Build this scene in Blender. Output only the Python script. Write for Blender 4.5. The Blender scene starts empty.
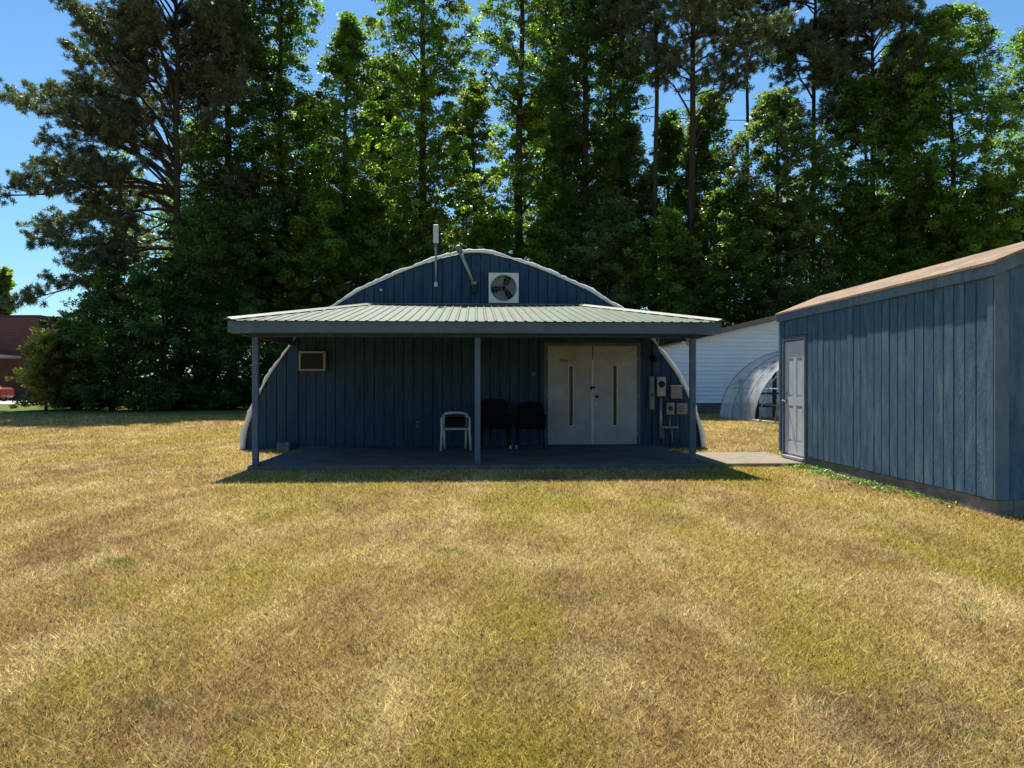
import bpy, math, random
import numpy as np
from mathutils import Vector, Matrix
R = math.radians
scene = bpy.context.scene
C = scene.collection
random.seed(7)

# ------------------------------------------------------------------ camera, sky, sun, exposure
EYE = 1.37
F = 770.0
cam_d = bpy.data.cameras.new('camera'); cam = bpy.data.objects.new('camera', cam_d); C.objects.link(cam)
cam.location = (0, 0, EYE); cam.rotation_euler = (R(90), 0, 0)
cam_d.sensor_width = 36; cam_d.lens = F/1024*36; cam_d.clip_end = 3000; cam_d.clip_start = 0.05
scene.camera = cam

SUN_EL, SUN_AZ = R(60), R(-12)          # azimuth from +Y, clockwise positive
world = bpy.data.worlds.new("World"); scene.world = world; world.use_nodes = True
wn = world.node_tree.nodes; wl = world.node_tree.links
sky = wn.new('ShaderNodeTexSky'); sky.sky_type = 'NISHITA'; sky.sun_disc = False
sky.sun_elevation = SUN_EL; sky.sun_rotation = SUN_AZ
sky.air_density = 1.3; sky.dust_density = 0.1; sky.ozone_density = 2.5; sky.altitude = 200
bg = wn['Background']; bg.inputs['Strength'].default_value = 0.072
tint = wn.new('ShaderNodeMixRGB'); tint.blend_type = 'MULTIPLY'; tint.inputs[0].default_value = 1
tint.inputs[2].default_value = (.62, .91, 1.10, 1)
wl.new(sky.outputs[0], tint.inputs[1]); wl.new(tint.outputs[0], bg.inputs[0])
sd = bpy.data.lights.new('sun', 'SUN'); sd.energy = 5.0; sd.angle = R(0.5); sd.color = (1.0, 0.94, 0.85)
sun = bpy.data.objects.new('sun', sd); C.objects.link(sun)
sv = Vector((math.sin(SUN_AZ)*math.cos(SUN_EL), math.cos(SUN_AZ)*math.cos(SUN_EL), math.sin(SUN_EL)))
sun.rotation_euler = sv.to_track_quat('Z', 'Y').to_euler()
sun.location = sv*60
vs = scene.view_settings
vs.view_transform = 'Standard'; vs.look = 'None'; vs.exposure = 0.82; vs.gamma = 1.0; vs.use_curve_mapping = False
scene.cycles.max_bounces = 6; scene.cycles.diffuse_bounces = 3; scene.cycles.transmission_bounces = 4
scene.cycles.transparent_max_bounces = 12; scene.cycles.caustics_reflective = False; scene.cycles.caustics_refractive = False
scene.cycles.sample_clamp_indirect = 6.0

def at(px, py, Y):                      # a place seen at a picture point, at depth Y
    return Vector(((px-512)/F*Y, Y, EYE+(384-py)/F*Y))

# ------------------------------------------------------------------ object helpers
def props(o, label=None, cat=None, group=None, kind=None):
    if label: o['label'] = label
    if cat: o['category'] = cat
    if group: o['group'] = group
    if kind: o['kind'] = kind
    return o
def thing(name, label, cat, loc=(0,0,0), rz=0, group=None):
    o = bpy.data.objects.new(name, None); C.objects.link(o)
    o.empty_display_size = 0.2
    o.location = loc; o.rotation_euler = (0, 0, rz)
    return props(o, label, cat, group)

class MB:
    def __init__(s): s.v = []; s.f = []; s.sm = []
    def add(s, vs_, fs, smooth=False):
        n = len(s.v); s.v += [tuple(p) for p in vs_]; s.f += [tuple(i+n for i in f) for f in fs]; s.sm += [smooth]*len(fs)
        return s
    def box(s, x0, x1, y0, y1, z0, z1, M=None, ch=0.0):
        p = [Vector((x, y, z)) for z in (z0, z1) for y in (y0, y1) for x in (x0, x1)]
        f = [(0,2,3,1),(4,5,7,6),(0,1,5,4),(2,6,7,3),(0,4,6,2),(1,3,7,5)]
        if ch > 0:                     # chamfered box
            c = min(ch, (x1-x0)/2.01, (y1-y0)/2.01, (z1-z0)/2.01)
            p = []; idx = {}
            for ix in (0,1):
                for iy in (0,1):
                    for iz in (0,1):
                        X = (x0,x1)[ix]; Yy = (y0,y1)[iy]; Z = (z0,z1)[iz]
                        dx = c if ix == 0 else -c; dy = c if iy == 0 else -c; dz = c if iz == 0 else -c
                        idx[(ix,iy,iz,'x')] = len(p); p.append(Vector((X, Yy+dy, Z+dz)))
                        idx[(ix,iy,iz,'y')] = len(p); p.append(Vector((X+dx, Yy, Z+dz)))
                        idx[(ix,iy,iz,'z')] = len(p); p.append(Vector((X+dx, Yy+dy, Z)))
            f = []
            for s_ in (0,1):
                q = [idx[(s_,a,b,'x')] for a,b in ((0,0),(1,0),(1,1),(0,1))]; f.append(tuple(q if s_ else q[::-1]))
                q = [idx[(a,s_,b,'y')] for a,b in ((0,0),(0,1),(1,1),(1,0))]; f.append(tuple(q if s_ else q[::-1]))
                q = [idx[(a,b,s_,'z')] for a,b in ((0,0),(1,0),(1,1),(0,1))]; f.append(tuple(q if s_ else q[::-1]))
            for a in (0,1):
                for b in (0,1):
                    f.append((idx[(a,b,0,'x')], idx[(a,b,1,'x')], idx[(a,b,1,'y')], idx[(a,b,0,'y')]))
                    f.append((idx[(a,0,b,'x')], idx[(a,1,b,'x')], idx[(a,1,b,'z')], idx[(a,0,b,'z')]))
                    f.append((idx[(0,a,b,'y')], idx[(1,a,b,'y')], idx[(1,a,b,'z')], idx[(0,a,b,'z')]))
                    for c_ in (0,1): f.append((idx[(a,b,c_,'x')], idx[(a,b,c_,'y')], idx[(a,b,c_,'z')]))
        if M: p = [M @ q for q in p]
        return s.add(p, f)
    def tube(s, pts, rad, n=10, cap=True):
        pts = [Vector(p) for p in pts]
        if not hasattr(rad, '__len__'): rad = [rad]*len(pts)
        base = []; prev = None
        for i, p in enumerate(pts):
            t = (pts[min(i+1, len(pts)-1)]-pts[max(i-1, 0)])
            t = t.normalized() if t.length > 1e-9 else Vector((0,0,1))
            if prev is None:
                a = Vector((0,0,1)) if abs(t.z) < .9 else Vector((1,0,0))
                u = t.cross(a).normalized()
            else:
                u = (prev - t*prev.dot(t)); u = u.normalized() if u.length > 1e-6 else t.orthogonal().normalized()
            prev = u; w = t.cross(u)
            for k in range(n):
                an = 2*math.pi*k/n
                base.append(p + (u*math.cos(an)+w*math.sin(an))*rad[i])
        fs = []
        for i in range(len(pts)-1):
            for k in range(n):
                a = i*n+k; b = i*n+(k+1)%n
                fs.append((a, b, b+n, a+n))
        s.add(base, fs, True)
        if cap:
            m = len(s.v)-len(base)
            s.f.append(tuple(range(m+n-1, m-1, -1))); s.sm.append(False)
            s.f.append(tuple(range(m+len(base)-n, m+len(base)))); s.sm.append(False)
        return s
    def cyl(s, p0, p1, r, n=16): return s.tube([p0, p1], r, n)
    def build(s, name, mat, parent=None, loc=None):
        me = bpy.data.meshes.new(name); me.from_pydata(s.v, [], s.f)
        me.polygons.foreach_set('use_smooth', s.sm); 
        import bmesh
        bm = bmesh.new(); bm.from_mesh(me); bmesh.ops.recalc_face_normals(bm, faces=bm.faces); bm.to_mesh(me); bm.free()
        for m in (mat if isinstance(mat, (list, tuple)) else [mat]): me.materials.append(m)
        o = bpy.data.objects.new(name, me); C.objects.link(o)
        if parent: o.parent = parent
        if loc: o.location = loc
        return o

# ------------------------------------------------------------------ materials
def nodes(name):
    m = bpy.data.materials.new(name); m.use_nodes = True
    return m, m.node_tree.nodes, m.node_tree.links, m.node_tree.nodes['Principled BSDF']
def col(c): return (c[0], c[1], c[2], 1)
def noise_mat(name, c1, c2, scale=(1,1,1), nscale=5, rough=.7, bump=.0, bscale=60, metal=0, lo=.35, hi=.65, spec=.3, detail=6, c3=None, n3=1.2):
    m, n, l, b = nodes(name)
    tc = n.new('ShaderNodeTexCoord'); mp = n.new('ShaderNodeMapping'); mp.inputs['Scale'].default_value = scale
    l.new(tc.outputs['Object'], mp.inputs[0])
    t = n.new('ShaderNodeTexNoise'); t.inputs['Scale'].default_value = nscale; t.inputs['Detail'].default_value = detail
    t.inputs['Roughness'].default_value = .65
    l.new(mp.outputs[0], t.inputs['Vector'])
    r = n.new('ShaderNodeValToRGB'); r.color_ramp.elements[0].position = lo; r.color_ramp.elements[1].position = hi
    r.color_ramp.elements[0].color = col(c1); r.color_ramp.elements[1].color = col(c2)
    l.new(t.outputs['Fac'], r.inputs[0])
    out = r.outputs[0]
    if c3:
        t3 = n.new('ShaderNodeTexNoise'); t3.inputs['Scale'].default_value = n3; t3.inputs['Detail'].default_value = 5
        l.new(mp.outputs[0], t3.inputs['Vector'])
        r3 = n.new('ShaderNodeValToRGB'); r3.color_ramp.elements[0].position = .5; r3.color_ramp.elements[1].position = .7
        l.new(t3.outputs['Fac'], r3.inputs[0])
        mx = n.new('ShaderNodeMixRGB'); l.new(r3.outputs[0], mx.inputs[0]); l.new(out, mx.inputs[1]); mx.inputs[2].default_value = col(c3)
        out = mx.outputs[0]
    l.new(out, b.inputs['Base Color'])
    b.inputs['Roughness'].default_value = rough; b.inputs['Metallic'].default_value = metal
    b.inputs['Specular IOR Level'].default_value = spec
    if bump:
        t2 = n.new('ShaderNodeTexNoise'); t2.inputs['Scale'].default_value = bscale; t2.inputs['Detail'].default_value = 4
        l.new(mp.outputs[0], t2.inputs['Vector'])
        bp = n.new('ShaderNodeBump'); bp.inputs['Strength'].default_value = bump; bp.inputs['Distance'].default_value = .02
        l.new(t2.outputs['Fac'], bp.inputs['Height']); l.new(bp.outputs[0], b.inputs['Normal'])
    return m
M = {}
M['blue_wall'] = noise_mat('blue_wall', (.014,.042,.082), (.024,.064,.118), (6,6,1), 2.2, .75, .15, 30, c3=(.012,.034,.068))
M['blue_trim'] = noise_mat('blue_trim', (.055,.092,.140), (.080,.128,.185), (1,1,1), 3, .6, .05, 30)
M['shed_wood'] = noise_mat('shed_wood', (.032,.088,.150), (.072,.140,.215), (5,5,1.2), 4.0, .8, .6, 16, c3=(.11,.175,.235), n3=1.6)
M['shed_trim'] = noise_mat('shed_trim', (.07,.12,.17), (.12,.18,.235), (3,3,1), 3, .7, .2, 20)
M['green_metal'] = noise_mat('green_metal', (.085,.122,.075), (.125,.16,.105), (2.2,.22,1), 2.5, .45, .04, 8, metal=.0, spec=.35, c3=(.12,.125,.085), n3=2.0)
M['white_paint'] = noise_mat('white_paint', (.26,.285,.32), (.34,.365,.405), (1,1,1), 3, .5, .03, 30)
M['door_grey'] = noise_mat('door_grey', (.55,.58,.62), (.70,.73,.77), (1,1,.6), 4, .5, .05, 30)
M['foam'] = noise_mat('foam', (.74,.74,.72), (.88,.88,.86), (1,1,1), 6, .8, .6, 14)
M['arch_metal'] = noise_mat('arch_metal', (.42,.43,.43), (.56,.57,.57), (1,.4,1), 3, .5, .1, 10, metal=.3)
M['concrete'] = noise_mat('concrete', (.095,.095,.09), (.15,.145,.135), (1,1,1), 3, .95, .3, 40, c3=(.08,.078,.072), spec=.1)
M['walk'] = noise_mat('walk', (.19,.16,.115), (.27,.23,.17), (1,1,1), 5, .9, .3, 40)
M['foundation'] = noise_mat('foundation', (.12,.11,.10), (.24,.22,.19), (1,1,2), 4, .95, .5, 25)
M['grey_paint'] = noise_mat('grey_paint', (.09,.095,.09), (.12,.125,.12), nscale=4, rough=.8)
M['siding'] = noise_mat('siding', (.72,.71,.71), (.82,.81,.81), (.4,1,2), 2, .6)
M['brown'] = noise_mat('brown_trim', (.21,.14,.11), (.28,.19,.15), nscale=3, rough=.8)
M['pipe'] = noise_mat('galvanized', (.22,.23,.24), (.32,.33,.34), nscale=8, rough=.4, metal=.5)
M['meter'] = noise_mat('meter_grey', (.13,.135,.14), (.18,.185,.19), nscale=8, rough=.55)
M['tan'] = noise_mat('tan_plastic', (.19,.185,.175), (.24,.235,.22), nscale=6, rough=.6)
M['dark'] = noise_mat('dark_grille', (.015,.015,.014), (.03,.028,.025), nscale=20, rough=.6)
M['black'] = noise_mat('black_plastic', (.004,.004,.005), (.008,.008,.009), nscale=9, rough=.7, spec=.12)
M['white_plastic'] = noise_mat('white_plastic', (.45,.46,.48), (.55,.56,.58), nscale=5, rough=.45)
M['housing'] = noise_mat('fan_housing', (.55,.54,.55), (.72,.71,.72), nscale=5, rough=.5)
M['red'] = noise_mat('red_paint', (.20,.015,.018), (.24,.02,.022), nscale=3, rough=.3)
M['rubber'] = noise_mat('rubber', (.02,.02,.02), (.035,.035,.035), nscale=10, rough=.8)
M['bark'] = noise_mat('bark', (.02,.017,.013), (.05,.042,.033), (3,3,.6), 4, .95, .8, 8)
M['pine_bark'] = noise_mat('pine_bark', (.022,.018,.015), (.062,.048,.038), (3,3,.6), 4, .95, .8, 8)
M['steel_dark'] = noise_mat('steel_dark', (.012,.012,.014), (.025,.025,.03), nscale=5, rough=.5)
M['road'] = noise_mat('road_concrete', (.5,.49,.46), (.6,.59,.56), nscale=1, rough=.9)

def brick_mat(name, c1, c2, mortar, sx=1.0):
    m, n, l, b = nodes(name)
    tc = n.new('ShaderNodeTexCoord'); mp = n.new('ShaderNodeMapping'); mp.inputs['Rotation'].default_value = (R(90),0,0)
    l.new(tc.outputs['Object'], mp.inputs[0])
    t = n.new('ShaderNodeTexBrick'); t.inputs['Scale'].default_value = 1
    t.inputs['Brick Width'].default_value = .42*sx; t.inputs['Row Height'].default_value = .13*sx; t.inputs['Mortar Size'].default_value = .012
    t.inputs['Color1'].default_value = col(c1); t.inputs['Color2'].default_value = col(c2); t.inputs['Mortar'].default_value = col(mortar)
    l.new(mp.outputs[0], t.inputs['Vector']); l.new(t.outputs[0], b.inputs['Base Color']); b.inputs['Roughness'].default_value = .9
    return m
M['brick'] = brick_mat('brick', (.085,.028,.024), (.12,.042,.034), (.10,.07,.06))

def shingle_mat():
    m, n, l, b = nodes('shingles')
    tc = n.new('ShaderNodeTexCoord')
    t = n.new('ShaderNodeTexBrick'); t.inputs['Scale'].default_value = 1
    t.inputs['Brick Width'].default_value = .3; t.inputs['Row Height'].default_value = .14; t.inputs['Mortar Size'].default_value = .006
    t.inputs['Color1'].default_value = (.20,.135,.08,1); t.inputs['Color2'].default_value = (.31,.215,.13,1); t.inputs['Mortar'].default_value = (.14,.09,.07,1)
    mp = n.new('ShaderNodeMapping'); mp.inputs['Rotation'].default_value = (0,0,R(90)); l.new(tc.outputs['Object'], mp.inputs[0])
    l.new(mp.outputs[0], t.inputs['Vector'])
    t2 = n.new('ShaderNodeTexNoise'); t2.inputs['Scale'].default_value = 40; l.new(tc.outputs['Object'], t2.inputs['Vector'])
    mx = n.new('ShaderNodeMixRGB'); mx.blend_type = 'OVERLAY'; mx.inputs[0].default_value = .5
    l.new(t.outputs[0], mx.inputs[1]); l.new(t2.outputs['Fac'], mx.inputs[2])
    l.new(mx.outputs[0], b.inputs['Base Color']); b.inputs['Roughness'].default_value = .95
    return m
M['shingle'] = shingle_mat()

def glass_mat():
    m, n, l, b = nodes('dark_glass')
    b.inputs['Base Color'].default_value = (.02,.018,.018,1); b.inputs['Roughness'].default_value = .15; b.inputs['Specular IOR Level'].default_value = .2
    return m
M['glass'] = glass_mat()

def film_mat():
    m, n, l, b = nodes('clear_film')
    out = n['Material Output']
    tr = n.new('ShaderNodeBsdfTransparent'); tr.inputs[0].default_value = (.92,.93,.95,1)
    df = n.new('ShaderNodeBsdfDiffuse'); df.inputs[0].default_value = (.9,.91,.93,1)
    tl = n.new('ShaderNodeBsdfTranslucent'); tl.inputs[0].default_value = (.9,.91,.93,1)
    gl = n.new('ShaderNodeBsdfGlossy'); gl.inputs[1].default_value = .25
    m1 = n.new('ShaderNodeMixShader'); m1.inputs[0].default_value = .5; l.new(df.outputs[0], m1.inputs[1]); l.new(tl.outputs[0], m1.inputs[2])
    m2 = n.new('ShaderNodeMixShader'); m2.inputs[0].default_value = .12; l.new(m1.outputs[0], m2.inputs[1]); l.new(gl.outputs[0], m2.inputs[2])
    t = n.new('ShaderNodeTexNoise'); t.inputs['Scale'].default_value = 1.3; t.inputs['Detail'].default_value = 6
    tc = n.new('ShaderNodeTexCoord'); l.new(tc.outputs['Object'], t.inputs['Vector'])
    r = n.new('ShaderNodeMapRange'); r.inputs[1].default_value = .3; r.inputs[2].default_value = .7; r.inputs[3].default_value = .34; r.inputs[4].default_value = .72
    l.new(t.outputs['Fac'], r.inputs[0])
    m3 = n.new('ShaderNodeMixShader'); l.new(r.outputs[0], m3.inputs[0]); l.new(tr.outputs[0], m3.inputs[1]); l.new(m2.outputs[0], m3.inputs[2])
    bp = n.new('ShaderNodeBump'); bp.inputs['Strength'].default_value = .6; bp.inputs['Distance'].default_value = .1
    l.new(t.outputs['Fac'], bp.inputs['Height'])
    for q in (df, tl, gl): l.new(bp.outputs[0], q.inputs['Normal'])
    l.new(m3.outputs[0], out.inputs['Surface'])
    return m
M['film'] = film_mat()

def leaf_mat(name, transl=.4, rough=.45, spec=.5):
    m, n, l, b = nodes(name)
    a = n.new('ShaderNodeAttribute'); a.attribute_name = 'leafcol'
    l.new(a.outputs['Color'], b.inputs['Base Color']); b.inputs['Roughness'].default_value = rough; b.inputs['Specular IOR Level'].default_value = spec
    tl = n.new('ShaderNodeBsdfTranslucent')
    g = n.new('ShaderNodeMixRGB'); g.blend_type = 'MULTIPLY'; g.inputs[0].default_value = 1; g.inputs[2].default_value = (1.95,2.15,.75,1)
    l.new(a.outputs['Color'], g.inputs[1]); l.new(g.outputs[0], tl.inputs[0])
    mx = n.new('ShaderNodeMixShader'); mx.inputs[0].default_value = transl
    l.new(b.outputs[0], mx.inputs[1]); l.new(tl.outputs[0], mx.inputs[2]); l.new(mx.outputs[0], n['Material Output'].inputs['Surface'])
    return m
M['leaf'] = leaf_mat('leaf', .55, .36, .65)
M['litter'] = leaf_mat('litter', .05, .9, .05)
M['needle'] = leaf_mat('needle', .32, .45, .5)

# grass colours by place on the lawn: used by the lawn sheet and by its blades
def grass_mat(name, blades):
    m, n, l, b = nodes(name)
    tc = n.new('ShaderNodeTexCoord')
    def noise(scale, det=5, sc=(1,1,1), off=0, rough=.6):
        mp = n.new('ShaderNodeMapping'); mp.inputs['Scale'].default_value = sc; mp.inputs['Location'].default_value = (off, off*.7, 0)
        l.new(tc.outputs['Object'], mp.inputs[0])
        t = n.new('ShaderNodeTexNoise'); t.inputs['Scale'].default_value = scale; t.inputs['Detail'].default_value = det; t.inputs['Roughness'].default_value = rough
        l.new(mp.outputs[0], t.inputs['Vector']); return t.outputs['Fac']
    def rng(x, a, b_, c=0., d=1.):
        q = n.new('ShaderNodeMapRange'); q.inputs[1].default_value = a; q.inputs[2].default_value = b_; q.inputs[3].default_value = c; q.inputs[4].default_value = d
        l.new(x, q.inputs[0]); return q.outputs[0]
    def mix(f, c1, c2, bt='MIX'):
        q = n.new('ShaderNodeMixRGB'); q.blend_type = bt
        for i, v in ((0, f), (1, c1), (2, c2)):
            if isinstance(v, (int, float)): q.inputs[i].default_value = v
            elif isinstance(v, tuple): q.inputs[i].default_value = col(v)
            else: l.new(v, q.inputs[i])
        return q.outputs[0]
    straw = (.44,.325,.11); straw2 = (.58,.47,.21); ylg = (.345,.285,.045); brown = (.27,.165,.070); green = (.14,.17,.03); mauve = (.25,.175,.12)
    c = mix(rng(noise(.62, 7, (1,.42,1), rough=.75), .43, .62, 0, .85), straw, brown)
    c = mix(rng(noise(1.7, 7, (1,.45,1), off=9), .46, .66, 0, .75), c, straw2)
    # mowing bands that run towards the building, green-yellow
    c = mix(rng(noise(.5, 5, (1.0,.28,1), 31), .52, .62, 0, .8), c, ylg)
    sx0 = n.new('ShaderNodeSeparateXYZ'); l.new(tc.outputs['Object'], sx0.inputs[0])
    def mth(op, a_, b_):
        q = n.new('ShaderNodeMath'); q.operation = op
        for i, v in ((0, a_), (1, b_)):
            if isinstance(v, (int, float)): q.inputs[i].default_value = v
            else: l.new(v, q.inputs[i])
        return q.outputs[0]
    wob = mth('MULTIPLY', noise(.5, 3, (1,.4,1), 13), .9)
    st = mth('SINE', mth('MULTIPLY', mth('ADD', sx0.outputs['X'], wob), 3.6), 0.0)
    st = mth('MULTIPLY', rng(st, -.2, .9), rng(noise(.45, 5, (1,.5,1), 41), .38, .54))
    st = mth('MULTIPLY', st, rng(mth('ABSOLUTE', sx0.outputs['X'], 0.0), 3.2, 1.2))
    c = mix(mth('MULTIPLY', st, .62), c, ylg)
    c = mix(rng(noise(1.1, 7, (1,.6,1), 5), .53, .66, 0, .7), c, ylg)
    c = mix(rng(noise(.9, 6, (1,.5,1), off=57, rough=.7), .56, .74, 0, .6), c, mauve)
    c = mix(rng(noise(1.9, 6, off=77), .62, .72, 0, .85), c, green)
    # far strip by the road and the wood edge is greener
    sx = n.new('ShaderNodeSeparateXYZ'); l.new(tc.outputs['Object'], sx.inputs[0])
    far = rng(sx.outputs['Y'], 30, 38)
    c = mix(far, c, (.15,.19,.045))
    c = mix(1.0, c, mix(rng(noise(38, 4, off=3, rough=.7), .3, .7), (.62,.62,.62), (1.3,1.28,1.22)), 'MULTIPLY')
    if blades:
        a = n.new('ShaderNodeAttribute'); a.attribute_name = 'leafcol'
        c = mix(1.0, c, a.outputs['Color'], 'MULTIPLY')
        l.new(c, b.inputs['Base Color'])
        b.inputs['Roughness'].default_value = .6; b.inputs['Specular IOR Level'].default_value = .25
        tl = n.new('ShaderNodeBsdfTranslucent'); l.new(c, tl.inputs[0])
        mx = n.new('ShaderNodeMixShader'); mx.inputs[0].default_value = .35
        l.new(b.outputs[0], mx.inputs[1]); l.new(tl.outputs[0], mx.inputs[2]); l.new(mx.outputs[0], n['Material Output'].inputs['Surface'])
    else:
        c = mix(1.0, c, (.80,.78,.74), 'MULTIPLY')
        l.new(c, b.inputs['Base Color']); b.inputs['Roughness'].default_value = .95; b.inputs['Specular IOR Level'].default_value = .1
        bp = n.new('ShaderNodeBump'); bp.inputs['Strength'].default_value = .9; bp.inputs['Distance'].default_value = .05
        l.new(noise(22, 8, rough=.75), bp.inputs['Height']); l.new(bp.outputs[0], b.inputs['Normal'])
    return m
M['lawn'] = grass_mat('lawn_ground', False)
M['blade'] = grass_mat('grass_blade', True)

# ------------------------------------------------------------------ setting: ground, road
g = MB()
xs = [-1500,-300,-80] + [x for x in range(-40, 41, 2)] + [80,300,1500]
ys = [-300,-40] + [y for y in range(-10, 61, 2)] + [90,300,2500]
rg = random.Random(3)
vv = []
for y in ys:
    for x in xs:
        vv.append((x, y, 0.0))
ff = [(j*len(xs)+i, j*len(xs)+i+1, (j+1)*len(xs)+i+1, (j+1)*len(xs)+i) for j in range(len(ys)-1) for i in range(len(xs)-1)]
g.add(vv, ff)
props(g.build('ground', M['lawn']), kind='structure')
r = MB(); r.box(-90, -26, 52, 62, -.05, .02); props(r.build('road', M['road']), kind='structure')

# ------------------------------------------------------------------ blue quonset building
A = R(2.7)
BL = Vector(((471-512)/F*16.3, 16.3, 0))
def Bw(x, y, z=0):
    return Vector((BL.x + x*math.cos(A) - y*math.sin(A), BL.y + x*math.sin(A) + y*math.cos(A), z))
bld = thing('quonset_building', 'blue arched building with white-edged curved gable end and green metal porch roof', 'building', BL, A)
prof = [(4.84,0),(4.80,.35),(4.68,.75),(4.53,1.14),(4.28,1.60),(3.76,2.32),(3.42,2.68),(2.97,3.02),(2.33,3.40),(1.56,3.74),(.75,4.03),(.32,4.13),(0,4.16)]
def half(z):                              # half width at a height
    for (w0, z0), (w1, z1) in zip(prof, prof[1:]):
        if z0 <= z <= z1: return w0+(w1-w0)*(z-z0)/(z1-z0)
    return 0
PXC = .11                                # the arch's centre line
def top(x):
    x = abs(x-PXC)
    for (w0, z0), (w1, z1) in zip(prof, prof[1:]):
        if w1 <= x <= w0: return z0+(z1-z0)*(w0-x)/(w0-w1)
    return 0
DX0, DX1 = 1.60, 3.56                    # doorway in the building's own x
DZ1 = 2.19; SZ = .075
# gable wall: grooved plywood boards
w = MB(); bw = .203; x = -4.66
k = 0
rr = random.Random(1)
while x < 4.78:
    x1 = min(x+bw-.014, 4.79)
    cuts = [x, x1]
    segs = []
    if x1 <= DX0-.07 or x >= DX1+.07: segs = [(0, None)]
    else: segs = [(DZ1+.07, None)]
    for zb, _ in segs:
        za, zc = top(x)-.03, top(x1)-.03
        if max(za, zc) > zb:
            za = max(za, zb+.01); zc = max(zc, zb+.01); y0 = -.02 + rr.uniform(-.003,.003)
            P = [(x,y0,zb),(x1,y0,zb),(x1,y0,zc),(x,y0,za),(x,.03,zb),(x1,.03,zb),(x1,.03,zc),(x,.03,za)]
            w.add(P, [(0,1,2,3),(7,6,5,4),(0,4,5,1),(1,5,6,2),(2,6,7,3),(3,7,4,0)])
    x += bw
# sheathing behind the grooves
pts = [(-a, z) for a, z in prof[:-1]] + [(a, z) for a, z in prof[::-1]]
pts = [(p[0]*.99+PXC, p[1]*.99) for p in pts]
n0 = len(pts)
w.add([(p[0], .022, p[1]) for p in pts]+[(p[0], .10, p[1]) for p in pts], [tuple(range(n0)), tuple(range(2*n0-1, n0-1, -1))])
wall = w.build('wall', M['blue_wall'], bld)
# corner boards / battens seen at both ends of the porch wall
for bx_ in ((-3.71,-3.61,-.06,-.021,.1,2.42),(3.88,3.98,-.05,-.021,.1,2.32),(DX0-.13,DX0-.06,-.05,-.021,.1,DZ1+.14),(DX1+.06,DX1+.13,-.05,-.021,.1,DZ1+.14),(DX0-.058,DX1+.058,-.05,-.021,DZ1+.07,DZ1+.14)):
    MB().box(*bx_).build('trim_board', M['blue_wall'], bld)
# arched metal shell
s = MB(); NP = []
fullp = [(-a, z) for a, z in prof[:-1]] + [(a, z) for a, z in prof[::-1]]
yy = [0.0+i*.12 for i in range(0, 100)]
for j, y in enumerate(yy):
    off = .035*math.sin(j*math.pi)
    sc = 1.0 + (.006 if j % 2 else 0)
    for a, z in fullp: NP.append((a*sc+PXC, y+.02, z*sc))
nf = len(fullp)
s.add(NP, [(j*nf+i, j*nf+i+1, (j+1)*nf+i+1, (j+1)*nf+i) for j in range(len(yy)-1) for i in range(nf-1)], False)
s.build('roof', M['arch_metal'], bld)
# back wall so that the shell is closed
s = MB(); s.add([(p[0]+PXC, yy[-1]+.01, p[1]) for p in fullp], [tuple(range(nf))]); s.build('wall', M['blue_wall'], bld)
# rough white foam edge along the arch
def smooth_path(pts, n):
    P = [Vector(p) for p in pts]; L = [0]
    for a_, b_ in zip(P, P[1:]): L.append(L[-1]+(b_-a_).length)
    out = []
    for i in range(n+1):
        d = L[-1]*i/n
        for q in range(len(P)-1):
            if d <= L[q+1]+1e-9:
                f = (d-L[q])/(L[q+1]-L[q]); 
                p0 = P[max(q-1,0)]; p1 = P[q]; p2 = P[q+1]; p3 = P[min(q+2,len(P)-1)]
                out.append(.5*((2*p1)+(p2-p0)*f+(2*p0-5*p1+4*p2-p3)*f*f+(3*p1-p0-3*p2+p3)*f**3)); break
    return out
path = smooth_path([(a+PXC, 0, z) for a, z in fullp], 170)
e = MB(); rads = []
rr = random.Random(5)
pp = []; wv = 0
for i, p in enumerate(path):
    low = max(0, 1-p.z/2.3)
    wv = wv*.7 + rr.uniform(-.016,.016)
    rads.append(.030+.020*low+wv*(.6+.3*low)+ (.010 if p.z > 3.2 and (i//9) % 2 else 0))
    pp.append(p+Vector((0, -.035+wv*.5, 0))+Vector((p.x,0,p.z)).normalized()*(.022+wv*.6))
e.tube(pp, rads, 9); e.build('foam_edge', M['foam'], bld)

# porch roof
RX0, RX1, RY = -3.74, 4.02, -4.2
TX0, TX1, TY = -2.02, 2.25, -.03
ZE, ZT = 2.36, 3.04
def roof_z(x, y):
    f = (y-RY)/(TY-RY); zf = ZE+(ZT-ZE)*f
    lx = ZE+(ZT-ZE)*(x-RX0)/(TX0-RX0); rx = ZE+(ZT-ZE)*(RX1-x)/(RX1-TX1)
    return min(zf, lx, rx)
pr = MB()
def panel(x0, x1, h, ww=None):
    # front slope strip from eave to hip or ridge
    def yend(x):
        f = 1.0
        if x < TX0: f = (x-RX0)/(TX0-RX0)
        if x > TX1: f = (RX1-x)/(RX1-TX1)
        return RY+(TY-RY)*max(0.0, min(1, f))
    def zz(y): return ZE+(ZT-ZE)*(y-RY)/(TY-RY)
    e0, e1 = yend(x0), yend(x1)
    P = [(x0,RY-.05,zz(RY-.05)+h),(x1,RY-.05,zz(RY-.05)+h),(x1,e1,zz(e1)+h),(x0,e0,zz(e0)+h)]
    return P
x = RX0; rp = .155
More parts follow.
